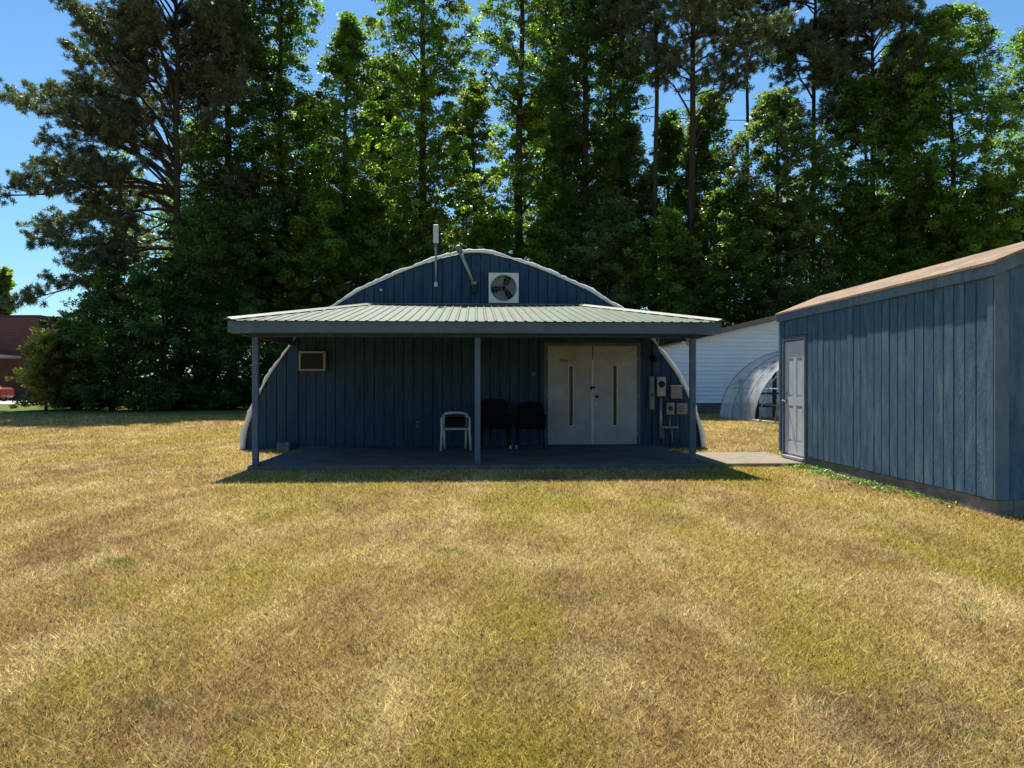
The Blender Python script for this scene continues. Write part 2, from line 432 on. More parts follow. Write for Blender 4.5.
while x < RX1-.01:
    xe = min(x+rp, RX1)
    pr.add(panel(x, max(x+.001, xe-.055), 0), [(0,1,2,3)])
    a_ = panel(xe-.055, xe-.040, 0); b_ = panel(xe-.040, xe-.015, .012); c_ = panel(xe-.015, xe, 0)
    pr.add([a_[0], b_[0], b_[3], a_[3]], [(0,1,2,3)]); pr.add(b_, [(0,1,2,3)]); pr.add([b_[1], c_[1], c_[2], b_[2]], [(0,1,2,3)])
    x = xe
# side hips
pr.add([(RX0,RY,ZE),(TX0,TY,ZT),(RX0,TY,ZE)], [(0,1,2)]); pr.add([(RX1,RY,ZE),(TX1,TY,ZT),(RX1,TY,ZE)], [(0,2,1)])
proof = pr.build('porch_roof', M['green_metal'], bld)
hc = MB()
for (ax, bx) in ((RX0, TX0), (RX1, TX1)):
    p0 = Vector((ax, RY-.03, ZE+.012)); p1 = Vector((bx, TY, ZT+.012)); d = (p1-p0).normalized(); sd_ = d.cross(Vector((0,0,1))).normalized()
    up = Vector((0,0,.035))
    hc.add([p0-sd_*.09, p0+up, p0+sd_*.09, p1-sd_*.09, p1+up, p1+sd_*.09], [(0,1,4,3),(1,2,5,4),(0,2,1),(3,4,5)])
hc.box(TX0, TX1, TY-.10, TY-.01, ZT-.004, ZT+.022)
hc.build('ridge_cap', M['green_metal'], proof)
fa = MB()
fa.box(RX0, RX1, RY, RY+.03, ZE-.185, ZE-.012)
fa.box(RX0, RX0+.03, RY+.032, TY, ZE-.185, ZE-.014); fa.box(RX1-.03, RX1, RY+.032, TY, ZE-.185, ZE-.014)
fa.build('fascia', M['blue_trim'], bld)
bm_ = MB(); bm_.box(RX0+.25, RX1-.25, RY+.27, RY+.37, ZE-.24, ZE-.08)
for i in range(13):
    xx = RX0+.3+i*(RX1-RX0-.6)/12; 
    za = ZE-.05; zb = roof_z(xx, TY)-.10
    y0, y1 = RY+.375, TY-.05
    yb = y1 if TX0 < xx < TX1 else RY+(TY-RY)*((xx-RX0)/(TX0-RX0) if xx < TX0 else (RX1-xx)/(RX1-TX1))
    yb = max(y0+.1, yb-.15); zb = ZE+(ZT-ZE)*(yb-RY)/(TY-RY)-.06; za = ZE+(ZT-ZE)*(y0-RY)/(TY-RY)-.06
    h = .13
    bm_.add([(xx-.02,y0,za-h),(xx+.02,y0,za-h),(xx+.02,y0,za),(xx-.02,y0,za),(xx-.02,yb,zb-h),(xx+.02,yb,zb-h),(xx+.02,yb,zb),(xx-.02,yb,zb)],
            [(0,1,2,3),(7,6,5,4),(0,4,5,1),(1,5,6,2),(2,6,7,3),(3,7,4,0)])
bm_.build('roof_beam', M['blue_wall'], bld)
sf = MB()    # boarded soffit near the eave
sf.box(RX0+.032, RX1-.032, RY+.032, RY+.262, ZE-.186, ZE-.172)
sf.build('soffit', M['blue_trim'], bld)
for px_ in (-3.40, .13, 3.64):
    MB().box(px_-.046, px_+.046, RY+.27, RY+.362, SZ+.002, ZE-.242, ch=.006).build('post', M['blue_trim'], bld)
# porch slab
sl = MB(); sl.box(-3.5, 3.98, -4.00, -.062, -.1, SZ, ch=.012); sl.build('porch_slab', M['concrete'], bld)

# double door
for i, (a_, b_) in enumerate(((DX0+.03, (DX0+DX1)/2-.008), ((DX0+DX1)/2+.008, DX1-.03))):
    c0 = (a_+b_)/2 + (.02 if i == 0 else -.0)
    gx0, gx1 = c0-.04, c0+.04; gz0, gz1 = SZ+.42, SZ+1.68
    d = MB(); y0, y1 = -.05, -.005
    zt = DZ1-.01; zb = SZ+.012
    d.box(a_, gx0, y0, y1, zb, zt); d.box(gx1, b_, y0, y1, zb, zt); d.box(gx0, gx1, y0, y1, gz1, zt); d.box(gx0, gx1, y0, y1, zb, gz0)
    door = d.build('door', M['white_paint'], bld)
    MB().box(gx0, gx1, -.035, -.02, gz0, gz1).build('window', M['glass'], door)
    fr = MB(); q = .018
    for (u0,u1,v0,v1) in ((gx0-q,gx0+.001,gz0-q,gz1+q),(gx1-.001,gx1+q,gz0-q,gz1+q),(gx0+.002,gx1-.002,gz1,gz1+q),(gx0+.002,gx1-.002,gz0-q,gz0)): fr.box(u0,u1,-.058,-.0505,v0,v1)
    fr.build('window_frame', M['white_plastic'], door)
    hx = a_-.012 if i == 0 else b_+.012
    for hz in (SZ+.22, SZ+1.05, SZ+1.85):
        MB().cyl((hx,-.058,hz-.05),(hx,-.058,hz+.05),.012,8).build('hinge', M['pipe'], door)
    if i == 1:
        kx = a_+.075
        kk = MB(); kk.cyl((kx,-.051,SZ+1.03),(kx,-.10,SZ+1.03),.018,12); kk.tube([(kx,-.10,SZ+1.03),(kx,-.115,SZ+1.03),(kx,-.135,SZ+1.03),(kx,-.145,SZ+1.03)],[.02,.034,.03,.01],12)
        kk.build('door_knob', M['dark'], door)
        kp = MB(); kp.cyl((kx-.02,-.051,SZ+.87),(kx-.02,-.06,SZ+.87),.03,12); kp.build('lock_plate', M['white_plastic'], door)
    else:
        hb = MB(); hb.box(b_-.05, b_+.06, -.066, -.0515, SZ+1.20, SZ+1.245); hb.box(b_-.035,b_-.0,-.09,-.0665,SZ+1.165,SZ+1.225, ch=.006)
        hb.build('padlock_hasp', M['dark'], door)
        cu = bpy.data.curves.new('house_number', 'FONT'); cu.body = '3741'; cu.size = .105; cu.extrude = .002; cu.align_x = 'CENTER'
        no = bpy.data.objects.new('house_number', cu); C.objects.link(no); no.parent = door
        no.location = (c0-.155, -.054, SZ+1.755); no.rotation_euler = (R(90), 0, 0); cu.materials.append(M['dark'])
        bpy.context.view_layer.update()
        nm = bpy.data.meshes.new_from_object(no); nm.name = 'house_number'; no2 = bpy.data.objects.new('house_number', nm); C.objects.link(no2)
        no2.parent = door; no2.location = no.location; no2.rotation_euler = no.rotation_euler; bpy.data.objects.remove(no); no2.name = 'house_number'
df_ = MB(); 
df_.box(DX0-.055, DX0+.026, -.045, .0, SZ+.001, DZ1+.065); df_.box(DX1-.026, DX1+.055, -.045, .0, SZ+.001, DZ1+.065); df_.box(DX0+.027, DX1-.027, -.045, .0, DZ1-.006, DZ1+.065)
df_.build('door_frame', M['blue_trim'], bld)
MB().box((DX0+DX1)/2-.022,(DX0+DX1)/2+.022,-.057,-.0512,SZ+.02,DZ1-.3).build('astragal', M['white_plastic'], bld)
MB().box(DX0+.03, DX1-.03, -.12, .02, SZ+.0015, SZ+.010).build('threshold', M['dark'], bld)

def lx(px, y=-.05):        # building x of a picture column on the wall
    # solve for x with point Bw(x,y)
    tpx = (px-512)/F
    return (tpx*(BL.y + y*math.cos(A)) - BL.x + y*math.sin(A))/(math.cos(A)-tpx*math.sin(A))
def lz(py, x, y=-.05): return EYE+(384-py)/F*Bw(x, y).y

# exhaust fan (hangs on the wall: a thing of its own)
fx = lx(503.5); fz = lz(288.5, fx); hs = .315
fan = thing('exhaust_fan', 'square white wall exhaust fan with black three-bladed propeller above the porch roof', 'fan', Bw(fx, -.03, fz), A)
h = MB(); th = .13
# plate with round hole
N = 40; ring = []; sq = []
for i in range(N):
    an = 2*math.pi*i/N; c_, s_ = math.cos(an), math.sin(an); m_ = max(abs(c_), abs(s_))
    ring.append((.275*c_, .275*s_)); sq.append((hs*c_/m_, hs*s_/m_))
V = [(a,-th,b) for a,b in sq]+[(a,-th,b) for a,b in ring]+[(a*.97,-.01,b*.97) for a,b in ring]+[(a,.0,b) for a,b in sq]
Fc = []
for i in range(N):
    j = (i+1) % N
    Fc += [(i,j,N+j,N+i),(N+i,N+j,2*N+j,2*N+i),(i,3*N+i,3*N+j,j)]
h.add(V, Fc); fh = h.build('housing', M['housing'], fan)
MB().tube([(0,-.006,0),(0,-.002,0)], .268, 32).build('shutter', M['tan'], fan)
gd = MB()
for rr_ in (.27, .20, .13, .07):
    gd.tube([(rr_*math.cos(a),-th-.012,rr_*math.sin(a)) for a in [2*math.pi*i/36 for i in range(37)]], .003, 5, False)
for i in range(12):
    a = 2*math.pi*i/12+.1; gd.tube([(.03*math.cos(a),-th-.014,.03*math.sin(a)),(.29*math.cos(a),-th-.006,.29*math.sin(a))], .0022, 5, False)
gd.build('guard', M['pipe'], fan)
hub = MB().tube([(0,-.03,0),(0,-.12,0),(0,-.128,0)],[.05,.05,.03],16).build('hub', M['black'], fan)
for i in range(3):
    a0 = R(68)+i*2*math.pi/3; b_ = MB(); ca, sa = math.cos(a0), math.sin(a0)
    P = []
    for q in range(5):
        rd = .045+.21*q/4; wd = (.03,.05,.058,.058,.045)[q]
        for sg in (-1, 1):
            lx_ = rd; ly_ = wd*sg
            P.append((lx_*ca-ly_*sa, -.09+sg*.022, lx_*sa+ly_*ca))
    P2 = [(p[0], p[1]+.004, p[2]) for p in P]
    b_.add(P+P2, [(2*i_,2*i_+1,2*i_+3,2*i_+2) for i_ in range(4)]+[(10+2*i_,12+2*i_,13+2*i_,11+2*i_) for i_ in range(4)], True)
    b_.build('blade', M['black'], fan)
# board surround for the fan
sr = MB(); cx = fx
sr.box(cx-.42, cx-.33, -.045, -.024, fz-.35, fz+.42); sr.box(cx+.33, cx+.42, -.045, -.024, fz-.35, fz+.42); sr.box(cx-.328, cx+.328, -.045, -.024, fz+.33, fz+.42)
sr.build('fan_surround', M['blue_wall'], bld)

# antenna pole
mx_ = lx(436); zb_ = lz(285, mx_); zt_ = lz(225, mx_); zm_ = lz(243, mx_)
an = thing('roof_mast', 'slim grey mast with thicker box top rising left of the arch peak', 'mast', Bw(mx_, -.08, zb_), A)
MB().cyl((0,0,0),(0,0,zm_-zb_),.022,10).build('pole', M['pipe'], an)
MB().box(-.055,.055,-.04,.04,zm_-zb_,zt_-zb_, ch=.012).build('antenna', M['white_plastic'], an)
MB().box(-.035,.035,-.03,.055,-.04,.06,ch=.01).build('bracket', M['white_plastic'], an)
# leaning conduit with weatherhead
c0x = lx(474); c0z = lz(284, c0x); c1x = lx(460); c1z = lz(252, c1x)
wh = thing('service_conduit', 'leaning grey electrical conduit with weatherhead cap at the arch peak', 'conduit', Bw(c0x, -.1, c0z), A)
dx_, dz_ = c1x-c0x, c1z-c0z
MB().tube([(0,.03,-.02),(dx_*.5,0,dz_*.5),(dx_,-.03,dz_)],.036,10).build('pipe', M['pipe'], wh)
MB().tube([(dx_*.98,-.03,dz_*.97),(dx_*1.05,-.04,dz_*1.06),(dx_*1.12,-.10,dz_*1.10),(dx_*1.12,-.13,dz_*1.08)],[.05,.07,.065,.03],12).build('weatherhead', M['meter'], wh)
MB().box(-.05,.05,-.03,.07,-.20,-.04,ch=.01).build('junction_box', M['dark'], wh)
MB().box(-.06,.06,-.05,.068,-.03,.05,ch=.012).build('clamp', M['meter'], wh)
# small round vent plate near the peak and little screw box
vx = lx(478); vz = lz(262, vx)
ch_ = MB(); ch_.cyl((0,0,0),(0,-.02,0),.07,20); o = ch_.build('vent_cap', M['blue_wall']); o.location = Bw(vx,-.025,vz); o.rotation_euler = (0,0,A)
props(o, 'small round blue cap on the gable just under the arch peak', 'vent')
o = MB().tube([(0,0,0),(0,-.05,0),(0,-.07,0)],[.03,.03,.012],10).build('outdoor_light', M['white_plastic']); o.location = Bw(lx(381),-.02,lz(290,lx(381))); o.rotation_euler=(0,0,A)
props(o, 'tiny white knob-like fitting on the blue gable left of the mast', 'fitting')

# wall air conditioner
ax0, ax1 = lx(300), lx(326.5); az0, az1 = lz(371, ax0), lz(351.5, ax0)
ac = thing('wall_air_conditioner', 'tan framed wall air conditioner with dark grille at left of the porch wall', 'air conditioner', Bw((ax0+ax1)/2, -.02, az0), A)
hw = (ax1-ax0)/2; hh = az1-az0
f_ = MB(); f_.box(-hw,-hw+.045,-.16,-.003,0,hh); f_.box(hw-.045,hw,-.16,-.003,0,hh); f_.box(-hw+.046,hw-.046,-.16,-.003,hh-.04,hh); f_.box(-hw+.046,hw-.046,-.16,-.003,0,.04)
f_.build('frame', M['tan'], ac)
gr = MB(); gr.box(-hw+.046,hw-.046,-.10,-.004,.041,hh-.041)
for i in range(11): 
    z_ = .05+i*(hh-.1)/10; gr.box(-hw+.047,hw-.047,-.14,-.101,z_,z_+.008)
gr.build('grille', M['dark'], ac)

# porch lamp, outlet, doorbell plates, meters
def small(name, label, cat, px, py, fn, y=-.03):
    x_ = lx(px, y); z_ = lz(py, x_, y)
    t_ = thing(name, label, cat, Bw(x_, y, z_), A); fn(t_); return t_
def f(t_):
    MB().box(-.06,.06,-.03,.008,-.06,.06,ch=.01).build('base_plate', M['black'], t_)
    MB().tube([(0,-.03,.03),(0,-.10,.05),(0,-.12,.0),(0,-.12,-.07)],[.02,.03,.055,.065],12).build('lamp_shade', M['black'], t_)
small('wall_lantern', 'small black lantern on the wall right of the double door', 'lamp', 653, 359, f)
def f(t_):
    MB().cyl((0,0,0),(0,0,.09),.05,14).build('socket', M['white_plastic'], t_)
    MB().tube([(0,0,0),(0,0,-.03),(0,0,-.08),(0,0,-.105)],[.02,.035,.045,.012],14).build('bulb', M['white_plastic'], t_)
small('soffit_light', 'bare white bulb under the porch roof near the right post', 'lamp', 688.5, 339.5, f, -3.3)
def f(t_):
    MB().box(-.035,.035,-.02,.008,-.06,.06,ch=.006).build('cover', M['meter'], t_)
    MB().box(-.018,.018,-.024,-.021,-.035,.035).build('socket', M['dark'], t_)
small('wall_outlet', 'small grey outlet plate low on the porch wall left of the white chair', 'outlet', 418, 424, f)
def f(t_):
    MB().tube([(0,.008,0),(0,-.02,0),(0,-.028,0)],[.045,.045,.03],14).build('cover', M['meter'], t_)
    MB().cyl((0,-.0285,0),(0,-.036,0),.014,10).build('button', M['dark'], t_)
small('doorbell', 'small pale round bell plate on the wall left of the double door', 'doorbell', 533.5, 374, f)
def f(t_):
    MB().box(-.055,.055,-.11,.008,-.36,.36,ch=.012).build('box', M['meter'], t_)
    MB().box(-.04,.04,-.118,-.111,.02,.32).build('cover', M['meter'], t_)
    MB().box(-.015,.015,-.135,-.119,-.06,.0).build('handle', M['dark'], t_)
small('breaker_box', 'narrow grey breaker box on the wall just right of the double door', 'electrical box', 651, 393, f)
def f(t_):
    MB().box(-.095,.095,-.15,.008,-.20,.22,ch=.015).build('box', M['pipe'], t_)
    MB().tube([(0,-.151,.06),(0,-.20,.06),(0,-.22,.06)],[.07,.065,.05],16).build('meter', M['glass'], t_)
    MB().cyl((0,-.06,-.2),(0,-.06,-1.1),.035,10).build('conduit', M['pipe'], t_)
small('electric_meter', 'grey electric meter box with a conduit running down to the porch floor', 'electric meter', 660, 387, f)
def f(t_):
    MB().box(-.12,.12,-.14,.008,-.14,.13,ch=.01).build('box', M['tan'], t_)
    MB().box(-.125,.125,-.15,.008,.131,.145).build('lid', M['white_plastic'], t_)
small('utility_box', 'large tan utility box highest on the right end of the blue wall', 'electrical box', 675, 392, f)
def f(t_):
    MB().box(-.09,.09,-.10,.008,-.13,.13,ch=.01).build('box', M['tan'], t_)
    MB().tube([(0,-.101,0),(0,-.125,0)],[.05,.045],14).build('dial', M['dark'], t_)
    MB().cyl((0,-.04,-.13),(0,-.04,-.55),.014,8).build('conduit', M['pipe'], t_)
small('disconnect_box', 'small tan box with dark dial and thin pipe below the utility box', 'electrical box', 669.5, 408.5, f)
def f(t_):
    MB().box(-.115,.115,-.10,.008,-.12,.12,ch=.01).build('box', M['tan'], t_)
    MB().tube([(0,-.101,0),(0,-.12,0)],[.07,.06],16).build('dial', M['meter'], t_)
small('timer_box', 'tan box with round grey dial right of the small dialled box', 'electrical box', 681, 408.5, f)
def f(t_):
    MB().box(-.2,.2,-.14,.008,-.03,.03,ch=.01).build('shelf', M['meter'], t_)
    MB().cyl((.07,-.07,-.03),(.07,-.07,-.33),.02,8).build('pipe', M['meter'], t_)
    MB().cyl((-.12,-.07,-.03),(-.12,-.07,-.33),.02,8).build('pipe', M['meter'], t_)
small('pipe_manifold', 'grey pipe fitting low on the wall under the tan boxes', 'pipe', 668, 427, f)
# floor box at left, small block by the wall
bx = lx(283,-.35)
o = MB().box(-.13,.13,-.12,.12,0,.17,ch=.02).build('concrete_block', M['foundation']); o.location = Bw(bx,-.25,.0); o.rotation_euler=(0,0,A+.05)
props(o, 'small grey concrete block against the wall at the left end of the porch', 'block')

# ------------------------------------------------------------------ chairs on the porch
cxp, cyp = 455.5, -1.05
x0 = lx(455.5, cyp)
wc = thing('plastic_armchair', 'white plastic armchair with open back standing left of the middle porch post', 'chair', Bw(x0, cyp, SZ), A+R(3))
sW = .27
for sx_ in (-1, 1):
    MB().tube([(sx_*(sW+.02),-.24,0),(sx_*sW,-.22,.40),(sx_*(sW+.005),-.20,.60)],[.022,.024,.022],8).build('leg', M['white_plastic'], wc)
    MB().tube([(sx_*(sW-.06),.26,0),(sx_*(sW-.05),.22,.42)],[.022,.024],8).build('leg', M['white_plastic'], wc)
    MB().tube([(sx_*(sW+.005),-.21,.60),(sx_*(sW+.005),.02,.62),(sx_*(sW-.03),.22,.67),(sx_*(sW-.05),.25,.69)],[.02,.024,.024,.022],8).build('armrest', M['white_plastic'], wc)
MB().box(-sW+.01,sW-.01,-.23,.22,.40,.43,ch=.012).build('seat', M['white_plastic'], wc)
bk = MB(); bk.tube([(-sW+.05,.25,.69),(-.12,.27,.712),(0,.28,.716),(.12,.27,.712),(sW-.05,.25,.69)],.026,8)
bk.tube([(-sW+.06,.22,.44),(-sW+.05,.25,.69)],.022,8); bk.tube([(sW-.06,.22,.44),(sW-.05,.25,.69)],.022,8)
bk.build('backrest', M['white_plastic'], wc)
cu_ = MB().box(-sW+.06,sW-.06,.15,.21,.44,.64,ch=.025).build('back_cushion', M['black'], wc)

def dark_chair(px, y, label, hgt, wdt, rot):
    x_ = lx(px, y)
    t_ = thing('patio_chair', label, 'chair', Bw(x_, y, SZ), A+rot, 'dark chairs against the porch wall')
    MB().box(-wdt,wdt,-.24,.22,.40,.48,ch=.03).build('seat', M['black'], t_)
    # rounded back
    N = 12; P = []
    outline = [(-wdt,.46),(-wdt,.62),(-wdt*.93,hgt-.10),(-wdt*.7,hgt-.02),(0,hgt),(wdt*.7,hgt-.02),(wdt*.93,hgt-.10),(wdt,.62),(wdt,.46)]
    n_ = len(outline)
    V = [(a, .20+.10*(b-.46)/.5-.03*(1-abs(a)/wdt)*-1, b) for a, b in outline]
    V2 = [(p[0], p[1]+.06, p[2]) for p in V]
    MB().add(V+V2, [tuple(range(n_)), tuple(range(2*n_-1, n_-1, -1))]+[(i, n_+i, n_+(i+1)%n_, (i+1)%n_) for i in range(n_)]).build('backrest', M['black'], t_)
    for sx_ in (-1,1):
        MB().tube([(sx_*wdt,-.22,.40),(sx_*(wdt+.01),-.22,.64)],.018,8).build('armrest_post', M['black'], t_)
        MB().box(sx_*(wdt+.01)-.03,sx_*(wdt+.01)+.03,-.26,.24,.64,.67,ch=.012).build('armrest', M['black'], t_)
        for yy_ in (-.2,.2):
            l_ = MB().tube([(sx_*(wdt-.03),yy_,.41),(sx_*(wdt-.01),yy_*1.1,.0)],[.018,.015],8).build('leg', M['black'], t_)
            MB().tube([(sx_*(wdt-.01),yy_*1.1,.001),(sx_*(wdt-.012),yy_*1.1,.07)],[.021,.021],8).build('foot_cap', M['white_plastic'] if (sx_ == (1 if px < 510 else -1) and yy_ < 0) else M['black'], l_)
dark_chair(495.5, -.75, 'taller black armchair with rounded back right behind the middle porch post', 1.0, .29, R(4))
dark_chair(530.5, -.70, 'lower black armchair standing right next to the double door', .93, .29, R(-5))

# ------------------------------------------------------------------ walkway, shed
wk = MB(); 
for i in range(9):
    x0_ = 4.0+i*.2; 
wk.box(4.0, 5.66, -3.80, -1.75, -.04, .060, ch=.01)
o = wk.build('walkway', M['walk']); o.location = BL; o.rotation_euler = (0,0,A); props(o, kind='structure')

SA = R(1.66)   # the shed's own turn
SO = Vector((5.03, 8.0, 0))
shed = thing('blue_shed', 'weathered blue wooden shed with brown shingle roof at the right of the lawn', 'shed', SO, SA)
SL, SWd, SB, ST = 5.9, 3.0, .17, 2.50
RG = .72                                 # ridge, nearer the lawn side
def rise(x): return PIT*x if x < RG else PIT*RG*(SWd-x)/(SWd-RG)
def Sw(x, y, z=0): return Vector((SO.x+x*math.cos(SA)-y*math.sin(SA), SO.y+x*math.sin(SA)+y*math.cos(SA), z))
DY0, DY1, DTZ = 4.83, 5.73, 2.12
rr = random.Random(11)
w = MB()
y = .10
while y < SL-.02:
    y1 = min(y+.2, SL)
    if y1 > DY0-.07 and y < DY1+.07: zb = DTZ+.08
    else: zb = SB
    q = rr.uniform(-.003,.003)
    w.box(-.02+q, .0, y+.010, y1-.010, zb, ST+.02)
    y = y1
w.box(.004, .04, .02, DY0-.06, SB+.002, ST-.002); w.box(.001,.04,DY0-.0595,SL-.02,DTZ+.06,ST-.002); w.box(.001,.04,DY1+.05,SL-.02,SB+.002,DTZ+.059)
w.build('wall', M['shed_wood'], shed)
PIT = .41
w = MB(); x = .10
while x < SWd-.05:
    x1 = min(x+.2, SWd-.02)
    def zt(xx): return ST+.02+rise(xx)
    xm = [x+.007, x1-.007]
    if xm[0] < RG < xm[1]: xm = [x+.007, RG, x1-.007]
    q = rr.uniform(-.003,.003)
    n_ = len(xm)
    V = [(a,-.02+q,SB) for a in xm]+[(a,-.02+q,zt(a)) for a in xm]+[(a,.0,SB) for a in xm]+[(a,.0,zt(a)) for a in xm]
    Fs = []
    for i in range(n_-1): Fs += [(i,i+1,n_+i+1,n_+i),(2*n_+i,3*n_+i,3*n_+i+1,2*n_+i+1),(n_+i,n_+i+1,3*n_+i+1,3*n_+i)]
    Fs += [(0,n_,3*n_,2*n_),(n_-1,3*n_-1,4*n_-1,2*n_-1)]
    w.add(V, Fs); x = x1
w.build('wall', M['shed_wood'], shed)
for yb in (.001, SL-.04):
    w = MB(); w.add([(.02,yb,SB),(SWd-.02,yb,SB),(SWd-.02,yb,ST),(RG,yb,ST+PIT*RG),(.02,yb,ST)]+[(.02,yb+.03,SB),(SWd-.02,yb+.03,SB),(SWd-.02,yb+.03,ST),(RG,yb+.03,ST+PIT*RG),(.02,yb+.03,ST)],
      [(0,1,2,3,4),(9,8,7,6,5),(0,5,6,1),(1,6,7,2),(4,9,5,0),(2,7,8,3),(3,8,9,4)]); w.build('wall', M['shed_wood'], shed)
w = MB(); w.box(SWd-.03, SWd, .02, SL-.02, SB, ST+.01); w.build('wall', M['shed_wood'], shed)
w = MB(); w.box(-.035,-.0005,.0,.095,SB,ST-.02); w.box(-.04,.105,-.045,-.021,SB,ST+.035); w.build('corner_board', M['shed_trim'], shed)
MB().box(-.035,-.0005,SL-.05,SL+.03,SB,ST-.02).build('corner_board', M['shed_trim'], shed)
# door with its frame
w = MB(); w.box(-.03,.05,DY0-.06,DY0-.001,.05,DTZ+.07); w.box(-.03,.05,DY1+.001,DY1+.06,.05,DTZ+.07); w.box(-.03,.05,DY0,DY1,DTZ+.005,DTZ+.07)
w.build('door_frame', M['shed_trim'], shed)
d = MB(); yo = 0
stile = .11; cy0 = DY0+.01; cy1 = DY1-.01; cm = (cy0+cy1)/2; xf, xb = .0, .045
zs = [.13,.37,1.0,1.15,1.82,DTZ-.01]
d.box(xf,xb,cy0,cy0+stile,zs[0],zs[-1]); d.box(xf,xb,cy1-stile,cy1,zs[0],zs[-1]); d.box(xf,xb,cm-.055,cm+.055,zs[0],zs[-1])
for (a_,b_) in ((cy0+stile,cm-.055),(cm+.055,cy1-stile)):
    for (z0,z1) in ((zs[0],zs[1]),(zs[2],zs[3]),(zs[4],zs[5])): d.box(xf+.0005,xb,a_,b_,z0,z1)
sdoor = d.build('door', M['door_grey'], shed)
for (a_,b_) in ((cy0+stile,cm-.055),(cm+.055,cy1-stile)):
    for (z0,z1) in ((zs[1],zs[2]),(zs[3],zs[4])):
        p_ = MB(); p_.box(.022,.04,a_,b_,z0,z1); p_.box(.006,.0215,a_+.035,b_-.035,z0+.035,z1-.035,ch=.012); p_.build('door_panel', M['door_grey'], sdoor)
kb = MB(); ky = cy1-.07; kb.cyl((-.001,ky,1.06),(-.05,ky,1.06),.013,10); kb.tube([(-.05,ky,1.06),(-.06,ky,1.06),(-.08,ky,1.06),(-.088,ky,1.06)],[.02,.033,.03,.012],12); kb.cyl((-.001,ky,1.06),(-.008,ky,1.06),.034,14); MB().cyl((-.001,ky,1.2),(-.016,ky,1.2),.026,14).build('deadbolt', M['pipe'], sdoor)
kb.build('door_knob', M['pipe'], sdoor)
for hz in (.35,1.1,1.85): MB().cyl((-.006,cy0-.004,hz-.045),(-.006,cy0-.004,hz+.045),.009,8).build('hinge', M['pipe'], sdoor)
MB().box(-.06,.05,DY0,DY1,.07,.122,ch=.008).build('threshold', M['white_paint'], shed)
# foundation
w = MB(); w.box(-.005,.18,-.01,SL,-.15,SB-.004,ch=.01); w.box(.18,SWd-.01,-.008,.18,-.15,SB-.005); w.box(SWd-.19,SWd-.01,.181,SL,-.15,SB-.005); w.box(.18,SWd-.2,SL-.18,SL,-.15,SB-.005)
w.build('foundation', M['foundation'], shed)
# eave fascia and rake boards
OV = .034; OF = .05
w = MB(); w.box(-OV-.026,-OV,-OF,SL+.05,ST-.01,ST+.115)
w.box(-OV,.0,-OF+.03,SL+.05,ST-.008,ST+.0)
w.build('fascia', M['shed_trim'], shed)
MB().box(SWd+OV,SWd+OV+.026,-OF,SL+.05,ST-.01,ST+.115).build('fascia', M['shed_trim'], shed)
w = MB()
for ysd in (-OF-.026, SL+.05):
    xa, xm_, xb_ = -OV-.026, RG, SWd+OV+.026
    hh_ = .125
    for (a_, b_) in ((xa, xm_-.0005), (xb_, xm_+.0005)):
        za = ST+.115; zc = za+PIT*(xm_-xa)
        V = [(a_,ysd,za-hh_),(b_,ysd,zc-hh_),(b_,ysd,zc),(a_,ysd,za)]; V2 = [(p[0],ysd+.025,p[2]) for p in V]
        MB().add(V+V2, [(0,1,2,3),(7,6,5,4),(0,4,5,1),(1,5,6,2),(2,6,7,3),(3,7,4,0)]).build('rake_board', M['shed_trim'], shed)
w = MB(); th_ = .03
for sg in (0, 1):
    xa = -OV-.045 if sg == 0 else SWd+OV+.045; xm_ = RG
    za = ST+.118-PIT*.02; zc = za+PIT*(RG+OV+.045)
    V = [(xa,-OF-.045,za),(xm_,-OF-.045,zc),(xm_,SL+.09,zc),(xa,SL+.09,za)]; V2 = [(p[0],p[1],p[2]+th_) for p in V]
    w.add(V+V2, [(0,1,2,3),(7,6,5,4),(0,4,5,1),(1,5,6,2),(2,6,7,3),(3,7,4,0)])
w.build('roof', M['shingle'], shed)
# window edge on the front of the shed
wf = MB(); wf.box(.50,.57,-.045,-.0235,1.15,2.0); wf.box(1.33,1.40,-.045,-.0235,1.15,2.0); wf.box(.571,1.329,-.045,-.0235,1.93,2.0); wf.box(.571,1.329,-.045,-.0235,1.15,1.22)
wfr = wf.build('window', M['shed_trim'], shed); MB().box(.571,1.329,-.03,-.024,1.221,1.929).build('pane', M['glass'], wfr)

# ------------------------------------------------------------------ white gabled building behind
W0 = Vector((6.3, 36, 0)); WA = R(1.5)
wb = thing('white_sided_building', 'long low building with white horizontal siding and brown roof edge behind the porch', 'building', W0, WA)
WX1, WP = 17.4, 8.7; z0_, sl_ = 2.92, .237
def wt(x): return z0_+sl_*min(x, WX1-x)
w = MB(); lap = .19; z = .48
while z < wt(WP):
    z1 = min(z+lap, wt(WP)-.01)
    xa = 0 if z < z0_ else (z-z0_)/sl_; xb = 0 if z1 < z0_ else (z1-z0_)/sl_
    V = [(xa,-.05,z),(WX1-xa,-.05,z),(WX1-xb,-.015,z1),(xb,-.015,z1),(xa,.0,z),(WX1-xa,.0,z)]
    w.add(V, [(0,1,2,3),(0,4,5,1)]); z += lap
w.box(0,.15,.0,9,.48,z0_); w.box(WX1-.15,WX1,.0,9,.48,z0_)
w.box(.16,WX1-.16,8.8,9,.48,z0_)
w.build('wall', M['siding'], wb)
MB().box(-.005,WX1+.005,-.005,9,-.1,.479).build('foundation', M['grey_paint'], wb)
w = MB()
